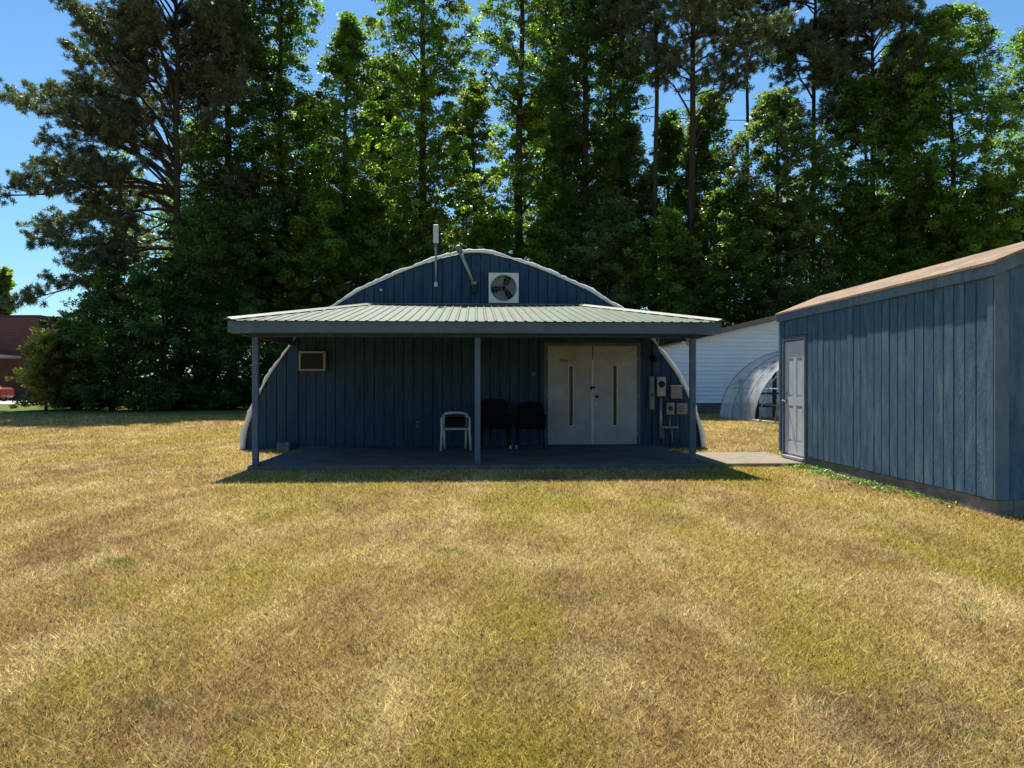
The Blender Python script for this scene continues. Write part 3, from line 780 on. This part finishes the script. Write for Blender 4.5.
for sg in (0,1):
    xa = -.3 if sg == 0 else WX1+.3; za = z0_-sl_*.3+.02; zc = wt(WP)+.02
    V = [(xa,-.35,za),(WP,-.35,zc),(WP,9.3,zc),(xa,9.3,za)]; V2 = [(p[0],p[1],p[2]+.22) for p in V]
    w.add(V+V2, [(0,1,2,3),(7,6,5,4),(0,4,5,1),(1,5,6,2),(2,6,7,3),(3,7,4,0)])
w.build('roof', M['brown'], wb)

# ------------------------------------------------------------------ hoop greenhouse
gp0 = Vector((8.4, 31, 0)); gp1 = Vector((9.05, 26.4, 0)); gd_ = (gp0-gp1).normalized(); GL = (gp0-gp1).length
grt = math.atan2(gd_.y, gd_.x)-math.pi/2
gh = thing('hoop_greenhouse', 'clear plastic covered hoop greenhouse on the grass beside the white building', 'greenhouse', gp1, grt)
GW = 3.2; GH = 2.73
def arch(n, y, o=0):
    return [(GW-(GW+o)*math.cos(math.pi*i/n), y, (GH+o)*math.sin(math.pi*i/n)) for i in range(n+1)]
f_ = MB(); ny = 24; na = 36; V = []
rr = random.Random(2)
for j in range(ny+1):
    y = GL*j/ny; sag = abs(math.sin(math.pi*j/ny*4))
    for i, p in enumerate(arch(na, y)):
        s_ = 1.012 - .018*sag*math.sin(math.pi*i/na) + rr.uniform(-.004,.004)
        V.append((GW+(p[0]-GW)*s_, y, p[2]*s_+.0))
f_.add(V, [(j*(na+1)+i, j*(na+1)+i+1, (j+1)*(na+1)+i+1, (j+1)*(na+1)+i) for j in range(ny) for i in range(na) if j >= 8 or i >= 11], True)   # one bay is left open at the near left
f_.build('plastic_cover', M['film'], gh)
pe = MB(); arr = arch(na, GL+.01); pe.add(arr, [tuple(range(na+1))]); pe.build('end_sheet', M['film'], gh)
for j in range(5):
    MB().tube(arch(24, GL*j/4, .03), .020, 6).build('rib', M['meter'], gh)
MB().tube([(.42,0,1.2),(.42,GL,1.2)], .018, 6).build('purlin', M['pipe'], gh)
MB().tube([(.02,-.1,.04),(.02,GL+.1,.04)], .05, 6).build('base_rail', M['white_plastic'], gh)
# dark end frame with stepped rails
def gx(px, y):     # greenhouse x of a column at depth y along it
    o_ = gp1+gd_*y; sx2 = Vector((math.cos(grt), math.sin(grt), 0))
    t_ = (px-512)/F; return (t_*o_.y-o_.x)/(sx2.x-t_*sx2.y)
yE = GL-.25; dE = gp1.y+gd_.y*yE
xs_ = [gx(741,yE), gx(757,yE), gx(774.5,yE), gx(791,yE), gx(808,yE)]
zs_ = [EYE+(384-v)/F*dE for v in (379.5, 367, 361, 361, 367)]
for x_, z_ in zip(xs_, zs_):
    MB().box(x_-.07,x_+.07,yE-.05,yE+.05,0,z_).build('end_post', M['steel_dark'], gh)
fr = MB(); 
for i, z_ in ((0, zs_[0]), (1, zs_[1]), (2, zs_[2])): MB().box(xs_[i]+.071, xs_[i+1]-.071, yE-.04, yE+.04, z_-.09, z_).build('end_rail', M['steel_dark'], gh)
zr = EYE+(384-393.5)/F*dE
for i in range(4): MB().box(xs_[i]+.071, xs_[i+1]-.071, yE-.04, yE+.04, zr-.04, zr+.04).build('end_rail', M['steel_dark'], gh)
bn = thing('potting_bench', 'long dark bench standing inside the clear plastic greenhouse', 'bench', gp1+gd_*2.0, grt)
MB().box(.55,1.35,-1.2,2.2,.52,.60).build('bench_top', M['steel_dark'], bn)
for x_ in (.62,1.28):
    for y_ in (-1.1,2.1): MB().box(x_-.04,x_+.04,y_-.04,y_+.04,.0,.52).build('leg', M['steel_dark'], bn)

# ------------------------------------------------------------------ brick building, awning, car at far left
BX = (39.5-512)/F*66
bb = thing('brick_building', 'dark red brick building with flat roof at the far left edge', 'building', (BX, 66, 0), 0)
w = MB(); w.box(-30,0,0,14,0,7.1); w.build('wall', M['brick'], bb)
w = MB(); w.box(-30.08,.08,-.08,14.05,7.101,7.28); w.build('coping', M['steel_dark'], bb)
w = MB(); w.box(.001,1.0,1.2,12,0,6.6); w.build('wall', M['brick'], bb)
MB().box(.06,.26,1.0,1.19,0,6.3).build('downspout', M['white_paint'], bb)
w = MB(); w.box(-12,-1.55,-3.5,-.01,3.55,3.78); wa = w.build('canopy', M['white_plastic'], bb)
MB().box(-1.9,-1.75,-3.4,-3.25,.0,3.549).build('canopy_post', M['white_paint'], wa)
for i in range(4):
    q = MB(); q.box(-9-i*5,-7.2-i*5,-.04,.0-.001,1.0,2.6); wi = q.build('window', M['white_paint'], bb); MB().box(-8.9-i*5,-7.3-i*5,-.05,-.041,1.1,2.5).build('pane', M['glass'], wi)

carX = (8-512)/F*60
car = thing('parked_car', 'red car parked in front of the brick building at the far left edge', 'car', (carX-2.2, 60, .02), 0)
cp = [(-2.15,.35),(-2.2,.75),(-1.6,.92),(-.9,1.0),(-.35,1.42),(.7,1.45),(1.35,1.06),(1.95,1.08),(2.18,.95),(2.2,.45),(2.1,.3),(-2.0,.3)]
n_ = len(cp)
b_ = MB(); b_.add([(a,-.82,z) for a,z in cp]+[(a,.82,z) for a,z in cp], [tuple(range(n_)), tuple(range(2*n_-1,n_-1,-1))]+[(i,n_+i,n_+(i+1)%n_,(i+1)%n_) for i in range(n_)])
cb = b_.build('body', M['red'], car); bv = cb.modifiers.new('bevel','BEVEL'); bv.width = .09; bv.segments = 3
w = MB(); w.add([(-.72,-.828,1.02),(.9,-.828,1.05),(.62,-.828,1.36),(-.28,-.828,1.34)], [(0,1,2,3)]); w.build('side_window', M['glass'], car)
for wx in (-1.35,1.4):
    for wy in (-.83,.66):
        ty = MB().cyl((wx,wy,.32),(wx,wy+.18,.32),.32,20).build('wheel', M['rubber'], car)
        MB().cyl((wx,wy-.005,.32),(wx,wy-.001,.32),.19,14).build('rim', M['pipe'], ty)
MB().box(2.12,2.21,-.72,-.5,.78,.92).build('tail_light', M['red'], car)

# ------------------------------------------------------------------ leaves
def leaf_object(name, cen, size, colr, mat, parent=None, rng=None, aspect=.55, up=.6, dirs=None):
    """one mesh of many small folded leaf faces"""
    N = len(cen); rng = rng or np.random.default_rng(0)
    nrm = rng.normal(size=(N,3)); nrm[:,2] = np.abs(nrm[:,2])+up; nrm /= np.linalg.norm(nrm,axis=1)[:,None]
    a = rng.normal(size=(N,3)) if dirs is None else dirs
    u = a - nrm*(a*nrm).sum(1)[:,None]; u /= np.linalg.norm(u,axis=1)[:,None]+1e-9
    v = np.cross(nrm, u)
    s = size[:,None]
    p0 = cen-u*s*.5; p2 = cen+u*s*.5; p1 = cen+v*s*.5*aspect+nrm*s*.08; p3 = cen-v*s*.5*aspect+nrm*s*.08
    V = np.stack([p0,p1,p2,p3],1).reshape(-1,3).astype(np.float32)
    me = bpy.data.meshes.new(name)
    me.vertices.add(4*N); me.vertices.foreach_set('co', V.ravel())
    me.loops.add(4*N); me.loops.foreach_set('vertex_index', np.arange(4*N, dtype=np.int32))
    me.polygons.add(N); me.polygons.foreach_set('loop_start', np.arange(0,4*N,4,dtype=np.int32))
    me.update(calc_edges=True)
    at_ = me.attributes.new('leafcol','FLOAT_COLOR','FACE')
    cc = np.ones((N,4),np.float32); cc[:,:3] = np.clip(colr,0,1); at_.data.foreach_set('color', cc.ravel())
    me.materials.append(mat)
    o = bpy.data.objects.new(name, me); C.objects.link(o)
    if parent: o.parent = parent
    return o

def clump_leaves(rng, C0, rad, per, size, base, cvar=.25, flat=.6):
    """C0 clump centres (n,3), rad (n)"""
    n = len(C0); idx = np.repeat(np.arange(n), per)
    d = rng.normal(size=(len(idx),3)); d /= np.linalg.norm(d,axis=1)[:,None]; d *= (rng.random(len(idx))**.45)[:,None]
    d[:,2] *= flat
    cen = C0[idx]+d*rad[idx][:,None]
    cf = 1+rng.normal(size=n)*(cvar+.08); cf = np.clip(cf,.45,1.9)
    warm = rng.normal(size=n)*.12
    lf = np.clip(1+rng.normal(size=len(idx))*.18,.5,1.6)
    c = np.array(base)[None,:]*(cf[idx]*lf)[:,None]
    c[:,0] *= 1+warm[idx]; 
    sz = size*np.clip(1+rng.normal(size=len(idx))*.25,.5,1.7)
    return cen, sz, c

def broadleaf(px, Y, top_y, r_px, bot_y, seed, label, base=(.055,.095,.022), dens=1.0, leaf=.175, name='leafy_tree', cat='tree', group=None, shape='tall', lean=0, clr=.56, trunkr=None, per=74):
    rng = np.random.default_rng(seed); rr = random.Random(seed)
    sc = F/Y
    X = (px-512)/sc; H = EYE+(384-top_y)/sc; Rr = r_px/sc; zb = max(.3, EYE+(384-bot_y)/sc)
    t_ = thing(name, label, cat, (X, Y, 0), 0, group)
    tr = MB(); tr0 = trunkr or (.10+H*.0075)
    tp = []; wx = wy = 0
    nseg = 12
    for i in range(nseg+1):
        f = i/nseg; wx += rr.uniform(-.14,.14); wy += rr.uniform(-.14,.14)
        tp.append(Vector((wx*f+lean*f*f, wy*f, H*.95*f-.1*(i==0))))
    tr.tube(tp, [tr0*(1.35 if i == 0 else 1)*(1-.88*i/nseg)+.015 for i in range(nseg+1)], 8)
    def trunk_at(z):
        f = max(0,min(.999, z/(H*.95)))*nseg; i = int(f); return tp[i].lerp(tp[i+1], f-i)
    def env(f):       # crown radius at crown height fraction
        if shape == 'tall': return Rr*min(1, 1.25*(f+.12)**.45)*(1-max(0,(f-.55)/.45)**1.8)**.6*(0.8+.2*math.sin(f*9+seed)) + .05
        if shape == 'col': return Rr*min(1,(f+.2)*1.5)**.5*max(0,1-max(0,(f-.75)/.25)**2)**.5*(.86+.2*math.sin(f*17+seed))+.05
        if shape == 'bush': return Rr*(1-f**2.2)**.5*(0.9+.12*math.sin(f*11+seed))+.05
        return Rr*math.sin(math.pi*min(1,max(0,(f*.86+.12))))**.55*(0.88+.16*math.sin(f*13+seed))+.05
    ch = H-zb; cl = []
    nl = int(16+H*1.1)
    for i in range(nl):
        f = (i+rr.random())/nl; z = zb+ch*f*.97; az = rr.uniform(0,2*math.pi); e_ = env(f)*rr.uniform(.65,1.0)
        zs0 = max(.4, z-e_*rr.uniform(.35,.9)); s0 = trunk_at(zs0)
        end = trunk_at(min(z,H*.94))+Vector((math.cos(az)*e_, math.sin(az)*e_, 0)); end.z = z+e_*.12
        mid = s0.lerp(end,.5)+Vector((rr.uniform(-.2,.2),rr.uniform(-.2,.2),-.1*e_))
        lr = tr0*.30*(1-f*.7)+.012
        tr.tube([s0,mid,end],[lr,lr*.65,.010],5)
        for q in range(4):
            a_ = .35+.65*q/3; b_ = (s0.lerp(mid,a_*2) if a_ < .5 else mid.lerp(end,(a_-.5)*2))
            cl.append(b_+Vector((rr.gauss(0,.3),rr.gauss(0,.3),rr.gauss(0,.25))))
            tw = b_+Vector((rr.uniform(-1,1),rr.uniform(-1,1),rr.uniform(-.2,.7)))*.7
            tr.tube([b_,tw],[lr*.3+.004,.005],4,False); cl.append(tw)
    nc = int(ch*Rr*dens*10)
    for i in range(nc):
        f = rr.random()**.9; az = rr.uniform(0,2*math.pi); e_ = env(f)*(rr.random()**.42)*rr.choice((.9,1,1,1.08))
        c_ = trunk_at(min(zb+ch*f,H*.94)); cl.append(Vector((c_.x+math.cos(az)*e_, c_.y+math.sin(az)*e_, zb+ch*f)))
    C0 = np.array([list(c) for c in cl]); rad = rng.uniform(.45,1.1,len(C0))*clr
    cen, sz, c = clump_leaves(rng, C0, rad, per, leaf, base)
    k = cen[:,2] > .12
    tr.build('trunk', M['bark'], t_)
    leaf_object('crown', cen[k], sz[k], c[k], M['leaf'], t_, rng)
    return t_

def pine(px, Y, top_y, seed, label, crown_y, spread, limbs=None, tr0=.26, base=(.040,.058,.030), ntuft=5, lean=0, nl=34, dead=8):
    rng = np.random.default_rng(seed); rr = random.Random(seed); sc = F/Y
    X = (px-512)/sc; H = EYE+(384-top_y)/sc; zb = EYE+(384-crown_y)/sc
    t_ = thing('pine_tree', label, 'tree', (X, Y, 0), 0)
    tr = MB(); tp = []; wx = wy = 0; nseg = 14
    for i in range(nseg+1):
        f = i/nseg; wx += rr.uniform(-.10,.10); wy += rr.uniform(-.1,.1); tp.append(Vector((wx*f+lean*f, wy*f, H*.97*f-.1*(i==0))))
    tr.tube(tp, [tr0*(1.3 if i == 0 else 1)*(1-.80*i/nseg) for i in range(nseg+1)], 10)
    def trunk_at(z):
        f = max(0,min(.999, z/(H*.97)))*nseg; i = int(f); return tp[i].lerp(tp[i+1], f-i)
    L = []
    if limbs:
        for (y0, x1, y1) in limbs:
            z0 = EYE+(384-y0)/sc+rr.uniform(-1.6,1.2); L.append((z0, Vector(((x1-px)/sc, rr.uniform(-3.2,3.2), EYE+(384-y1)/sc))))
    for i in range(nl):
        f = (i+rr.random())/nl; z = zb+(H-zb)*f; az = rr.uniform(0,2*math.pi)
        e_ = spread*(1-f**2)**.5*rr.uniform(.55,1.05)*(min(1,.55+f*2))
        L.append((z-e_*.25, Vector((math.cos(az)*e_, math.sin(az)*e_, z+e_*rr.uniform(.0,.25)))))
    T = []; D = []
    for z0, end in L:
        s0 = trunk_at(z0); c_ = trunk_at(end.z); end = end+Vector((c_.x*.5,c_.y*.5,0))
        ln = (end-s0).length; lr = .028+ln*.009
        m1 = s0.lerp(end,.35)+Vector((rr.uniform(-.3,.3),rr.uniform(-.3,.3),ln*rr.uniform(-.02,.10)))
        m2 = s0.lerp(end,.7)+Vector((rr.uniform(-.4,.4),rr.uniform(-.4,.4),ln*rr.uniform(-.04,.09)))
        tr.tube([s0,s0.lerp(m1,.5)+Vector((0,0,ln*.02)),m1,m1.lerp(m2,.5)+Vector((rr.uniform(-.15,.15),0,rr.uniform(-.1,.15))),m2,end],[lr,lr*.9,lr*.75,lr*.6,lr*.45,.012],6)
        ns = int(3+ln*1.9)
        for q in range(ns):
            a_ = .30+.70*(q+rr.random())/ns
            b_ = m1.lerp(m2,(a_-.35)/.35) if a_ < .7 else m2.lerp(end,(a_-.7)/.3)
            dr = (end-s0).normalized(); sd2 = Vector((-dr.y,dr.x,0))*rr.choice((-1,1))
            sl = rr.uniform(.6,1.9)*(1.3-a_*.5)
            tip = b_+(dr*.6+sd2*rr.uniform(.1,.9)+Vector((0,0,rr.uniform(-.35,.9)))).normalized()*sl
            tr.tube([b_,b_.lerp(tip,.5)+Vector((0,0,-.05*sl)),tip],[.018,.012,.006],4,False)
            for k in range(ntuft//2+1):
                a2 = b_.lerp(tip,.35+.65*rr.random()); tw = a2+((tip-b_).normalized()*.5+Vector((rr.uniform(-1,1),rr.uniform(-1,1),rr.uniform(-.3,.9)))).normalized()*rr.uniform(.2,.5)
                tr.tube([a2,tw],[.007,.004],3,False)
                for kk_ in range(3):
                    T.append(tw+Vector((rr.gauss(0,.07),rr.gauss(0,.07),rr.gauss(0,.05)))); D.append(((tw-a2).normalized()+Vector((0,0,.4))).normalized())
        for k in range(4): T.append(end+Vector((rr.gauss(0,.2),rr.gauss(0,.2),rr.gauss(0,.12)))); D.append(Vector((0,0,1)))
    for i in range(dead):                           # short dead stubs below the crown
        z = zb*rr.uniform(.45,1.0); az = rr.uniform(0,6.28); s0 = trunk_at(z); ln = rr.uniform(.6,2.2)
        tr.tube([s0,s0+Vector((math.cos(az)*ln*.6,math.sin(az)*ln*.6,ln*.05)),s0+Vector((math.cos(az)*ln,math.sin(az)*ln,-ln*.12))],[.03,.02,.006],5,False)
    tr.build('trunk', M['pine_bark'], t_)
    T = np.array([list(v) for v in T]); D = np.array([list(v) for v in D]); per = 22
    idx = np.repeat(np.arange(len(T)), per)
    d = D[idx]*.55+rng.normal(size=(len(idx),3))*.62; d /= np.linalg.norm(d,axis=1)[:,None]
    s = rng.uniform(.20,.34,len(idx)); cen = T[idx]+d*s[:,None]*.5
    cf = np.clip(1+rng.normal(size=len(T))*.22,.6,1.6)
    c = np.array(base)[None,:]*(cf[idx]*np.clip(1+rng.normal(size=len(idx))*.2,.5,1.6))[:,None]
    leaf_object('crown', cen, s, c, M['needle'], t_, rng, aspect=.13, up=.0, dirs=d)
    return t_

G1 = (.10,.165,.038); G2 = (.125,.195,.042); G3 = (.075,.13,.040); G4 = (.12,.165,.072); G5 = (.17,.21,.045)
pine(178, 42, -95, 21, 'tall dark pine with long limbs reaching left over the open sky', 100, 4.6,
     limbs=[(190,22,150),(188,60,98),(175,70,55),(150,88,12),(130,145,-20),(205,8,205),(215,5,232),(222,40,228),(240,85,245),(245,78,272),(262,45,305),(275,85,310),(255,110,262),
            (110,232,62),(70,240,22),(150,250,110),(195,258,185),(45,130,-50),(10,228,-70),(80,118,-6),(200,45,175),(180,110,120),(165,120,80),(215,100,205),(168,35,118),(150,62,75),(230,130,255),
            (188,8,95),(170,30,75),(140,60,30),(120,95,40),(205,20,190),(200,70,160),(185,90,140),(160,100,95),(130,120,30),(210,120,185),(235,60,248),(250,100,290),(100,60,-5),(120,150,60),(180,150,150),(225,160,225),(100,200,40)],
     tr0=.27, nl=54, ntuft=8, base=(.085,.108,.062))
T_ = broadleaf
T_(232,46,-130,52,345,31,'tall leafy tree directly right of the big left pine, dark green',G3,1.05,shape='col')
T_(281,46,-90,42,345,32,'tall narrow green tree left of the one with its pointed top in view',G1,shape='col')
T_(340,45,14,42,345,33,'tall narrow tree whose pointed top shows against blue sky, left of centre',G2,1.0)
T_(421,45,-130,56,345,34,'broad bright green tree rising straight above the mast on the arch',G2,.9,shape='col')
T_(518,46,-140,46,345,35,'slender tree with dark trunk behind the exhaust fan',G2,.62,shape='col')
T_(586,47,-130,50,345,36,'tall darker tree left of the two bare-trunked pines',G3,.8,shape='col')
T_(386,53,55,36,340,61,'slim tree half hidden left of the broad bright tree',G4,.9,shape='col')
T_(552,53,-60,32,340,62,'tall pale tree half hidden between the slender tree and the darker one',G1,.8,shape='col')
T_(615,54,10,40,340,63,'tree half hidden behind the slim bare-trunked pine',G3,.8,shape='col')
T_(668,52,112,34,340,66,'pale green tree seen between the trunks of the two close bare pines',G2,.9)
T_(205,48,120,50,345,64,'leafy green tree half hidden behind the big left pine trunk',G1,.9)
T_(905,52,40,50,340,65,'bright green tree half hidden between the dark full pine and the huge pale tree',G1,.9,shape='round')
T_(556,52,115,38,340,37,'lower sunlit yellow-green tree between two tall ones above the fan',G5,.9)
T_(474,51,84,36,340,38,'lower bright tree in the gap above the leaning conduit',G5,.9)
T_(312,50,100,44,340,39,'shorter pale green tree behind the left end of the porch roof',G4,.9)
T_(380,51,95,42,340,40,'mid-height green tree in the gap left of the broad bright tree',G1,.9)
T_(628,50,120,40,340,41,'mid-height dull green tree left of the right bare pine trunks',G4,.9)
T_(705,49,96,40,340,42,'rounded bright green tree behind the taller bare pine trunk',G1,1.0)
T_(782,45,92,66,335,43,'wide dense tree standing in front of the right-hand pines',G4,1.0,shape='round')
T_(866,47,84,66,335,44,'wide dark green tree above the far end of the blue shed',G1,1.0,shape='round')
T_(958,45,14,80,330,45,'huge spreading pale green tree at the right above the shed roof',G2,.9,shape='round')
T_(1050,47,18,76,330,46,'leafy tree cut by the right edge of the picture',G1,.9,shape='round')
pine(655,46,-150,51,'slim bare-trunked pine, left one of the close pair at centre right',85,3.2,nl=40,tr0=.22,dead=16,ntuft=7,base=(.10,.135,.078))
pine(689,45,-170,52,'thicker bare-trunked pine, right one of the close pair at centre right',95,4.6,limbs=[(128,745,78),(120,640,70),(100,770,50)],nl=40,tr0=.28,dead=16,ntuft=7,base=(.10,.135,.078))
pine(812,50,-70,53,'pine with open forked limbs rising behind the wide dense tree',85,4.6,nl=46,tr0=.25,limbs=[(95,770,55),(90,850,40)],dead=4,ntuft=7,base=(.10,.135,.078))
pine(872,48,-45,54,'dark full pine at the right beside the huge pale green tree',130,4.4,nl=60,tr0=.26,dead=2,ntuft=8,base=(.10,.135,.078))
pine(748,54,-60,55,'far pine whose crown fills the sky right of the close pair',45,4.2,nl=40,tr0=.22,dead=4,ntuft=7)
pine(608,52,-120,57,'far thin pine crown left of the close bare-trunked pair',80,3.0,nl=36,tr0=.2,dead=6,ntuft=6)
lg = 'low trees along the foot of the woods'
lo = [(74,41.5,318,32,418,'dark low tree between the left shrubs and the big pine'),(112,39.5,275,48,416,'low dark tree filling the shade left of the big pine trunk'),(165,39.5,262,50,416,'low dark tree that hides the foot of the big pine'),
      (215,41,205,52,415,'low dark tree just left of the porch roof end'),(266,43,200,48,412,'low dark tree behind the left porch post'),(318,43,190,46,410,'low tree above the left slope of the arch'),
      (372,44,195,46,410,'low tree behind the left part of the arch, left of the mast'),(430,45,215,44,408,'low tree directly behind the mast'),(490,45,215,44,408,'low tree directly behind the arch peak and fan'),
      (548,45,225,44,408,'low tree above the right slope of the arch'),(605,44,205,46,408,'low tree right of the arch where the white edge meets the porch roof'),(660,43.5,212,40,408,'low tree that hides the feet of the two bare pines'),
      (722,44.5,190,50,406,'low dark tree above the right end of the porch roof'),(785,46.5,205,50,406,'low dark tree above the far corner of the blue shed'),(850,46.5,195,50,406,'low dark tree above the middle of the shed roof'),
      (915,46.5,185,54,406,'low dark tree above the near half of the shed roof'),(985,46.5,180,54,406,'low dark tree above the near corner of the shed'),(1060,46.5,180,54,406,'low dark tree at the right edge of the wood')]
for i, (px, Y, ty, rp_, by, lb) in enumerate(lo):
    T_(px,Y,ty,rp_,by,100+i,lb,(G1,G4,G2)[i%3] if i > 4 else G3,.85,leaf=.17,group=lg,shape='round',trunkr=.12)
T_(46,39.5,334,24,416,130,'yellow-green shrub lit by the sun at the left end of the woods',(.24,.22,.07),1.4,leaf=.13,name='shrub',cat='shrub',shape='bush',trunkr=.06,clr=.4)
T_(80,41.5,322,34,414,131,'dark green shrub right of the yellow-green one under the big pine',G4,1.5,leaf=.2,name='shrub',cat='shrub',shape='bush',trunkr=.06,clr=.5)
T_(-6,80,270,13,330,132,'small green tree showing above the flat roof of the brick building',G5,1.0,leaf=.4,name='leafy_tree')

# deep woods behind: one mass
rng = np.random.default_rng(77)
n = 2600
Yw = rng.uniform(54,72,n); Xw = rng.uniform(-.52,.80,n)*Yw
zmax = 15.5+2.0*np.sin(Xw*.35)+1.5*np.sin(Xw*.83+1)
Zw = zmax*rng.random(n)**.8+.2
C0 = np.stack([Xw,Yw,Zw],1)
cen, sz, c = clump_leaves(rng, C0, rng.uniform(.8,1.7,n), 52, .38, (.08,.12,.032), .35)
wo = leaf_object('distant_woods', cen, sz, c, M['leaf'], None, rng)
props(wo, 'deep green mass of woods behind the first row of trees', 'woods', kind='stuff')
rng = np.random.default_rng(78); n = 2600
Yb = rng.uniform(40.3,50,n); Xb = rng.uniform(-.60,.74,n)*Yb
k = ~((Xb > 5.5) & (Yb < 46.5)); Xb = Xb[k]; Yb = Yb[k]; n = len(Xb)
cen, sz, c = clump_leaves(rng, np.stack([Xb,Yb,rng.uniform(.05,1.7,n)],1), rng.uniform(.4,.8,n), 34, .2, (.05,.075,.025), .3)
kk = cen[:,2] > .03
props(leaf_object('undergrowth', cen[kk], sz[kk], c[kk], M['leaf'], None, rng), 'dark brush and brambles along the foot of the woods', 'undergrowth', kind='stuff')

# power line glimpsed between the pines
pw = MB(); P0 = at(560,106,62); P1 = at(900,112,62)
pw.tube([P0.lerp(P1,i/12)+Vector((0,0,-.9*(1-((i-6)/6)**2))) for i in range(13)], .035, 5)
props(pw.build('power_line', M['black']), 'thin dark overhead cable crossing the sky gap between the pines', 'cable')

# ------------------------------------------------------------------ grass blades on the lawn
rng = np.random.default_rng(9)
N = 1150000
Y = 1.6*(34/1.6)**rng.random(N); X = (rng.random(N)*2-1)*(.78*Y+1.6)
def inb(x, y, x0, x1, y0, y1, O, ang):
    dx, dy = x-O.x, y-O.y; u = dx*math.cos(ang)+dy*math.sin(ang); v = -dx*math.sin(ang)+dy*math.cos(ang)
    return (u > x0) & (u < x1) & (v > y0) & (v < y1)
k = ~(inb(X,Y,-3.5,3.98,-4.03,.2,BL,A) | inb(X,Y,-5,5,-.05,14,BL,A) | inb(X,Y,3.9,5.75,-3.81,-1.74,BL,A) | inb(X,Y,-.02,SWd+.05,-.02,SL+.05,SO,SA))
X = X[k]; Y = Y[k]; N = len(X)
wd = (.0026+.00055*Y)*rng.uniform(.6,1.4,N); hg = (.022+.0011*Y)*rng.uniform(.4,1.5,N)
az = rng.uniform(0,2*np.pi,N); ln = rng.uniform(.2,1.9,N)*hg; a2 = rng.uniform(0,2*np.pi,N)
base_ = np.stack([X,Y,np.zeros(N)-.002],1); wv = np.stack([np.cos(az),np.sin(az),np.zeros(N)],1)*wd[:,None]*.5
tip = base_+np.stack([np.cos(a2)*ln,np.sin(a2)*ln,hg],1)
V = np.stack([base_-wv,base_+wv,tip],1).reshape(-1,3).astype(np.float32)
me = bpy.data.meshes.new('grass'); me.vertices.add(3*N); me.vertices.foreach_set('co', V.ravel())
me.loops.add(3*N); me.loops.foreach_set('vertex_index', np.arange(3*N,dtype=np.int32))
me.polygons.add(N); me.polygons.foreach_set('loop_start', np.arange(0,3*N,3,dtype=np.int32)); me.update(calc_edges=True)
a_ = me.attributes.new('leafcol','FLOAT_COLOR','FACE'); cc = np.ones((N,4),np.float32)
b_ = np.clip(rng.normal(1.25,.70,N),.2,3.2); cc[:,0] = b_; cc[:,1] = b_*rng.uniform(.94,1.05,N); cc[:,2] = b_*rng.uniform(.8,1.3,N)
a_.data.foreach_set('color', cc.ravel()); me.materials.append(M['blade'])
go = bpy.data.objects.new('grass', me); C.objects.link(go); props(go, 'short dry yellow and green grass of the mown lawn', 'grass', kind='stuff')

# clover and weeds along the foot of the shed
rng = np.random.default_rng(4); n = 260
yy_ = rng.uniform(.2,4.7,n); xo = -np.abs(rng.normal(0,.16,n))-.03
sel = rng.random(n) < np.clip((yy_-.1)/3.6,.12,1); yy_ = yy_[sel]; xo = xo[sel]
C0 = np.array([list(Sw(a, b, .02)) for a, b in zip(xo, yy_)])
cen, sz, c = clump_leaves(rng, C0, rng.uniform(.04,.11,len(C0)), 26, .028, (.10,.16,.03), .25, .5)
cen[:,2] = np.abs(cen[:,2])
we = leaf_object('weeds', cen, sz, c, M['leaf'], None, rng, aspect=.8, up=1.0)
props(we, 'low green clover and weeds growing along the foot of the blue shed', 'weeds', kind='stuff')

# brown fallen leaves and small twigs scattered on the lawn
rng = np.random.default_rng(14); n = 300
Yl = 2.5*(26/2.5)**rng.random(n); Xl = (rng.random(n)*2-1)*(.75*Yl+1)
k = ~(inb(Xl,Yl,-5,5.8,-4.1,14,BL,A) | inb(Xl,Yl,-.1,SWd+.1,-.1,SL+.1,SO,SA)); Xl = Xl[k]; Yl = Yl[k]; n = len(Xl)
cc = np.array([(.12,.085,.05)])*rng.uniform(.5,1.8,(n,1))
lv = leaf_object('fallen_leaves', np.stack([Xl,Yl,rng.uniform(.018,.035,n)],1), rng.uniform(.018,.036,n), cc, M['litter'], None, rng, aspect=.6, up=2.0)
props(lv, 'small brown fallen leaves scattered over the lawn', 'leaves', kind='stuff')
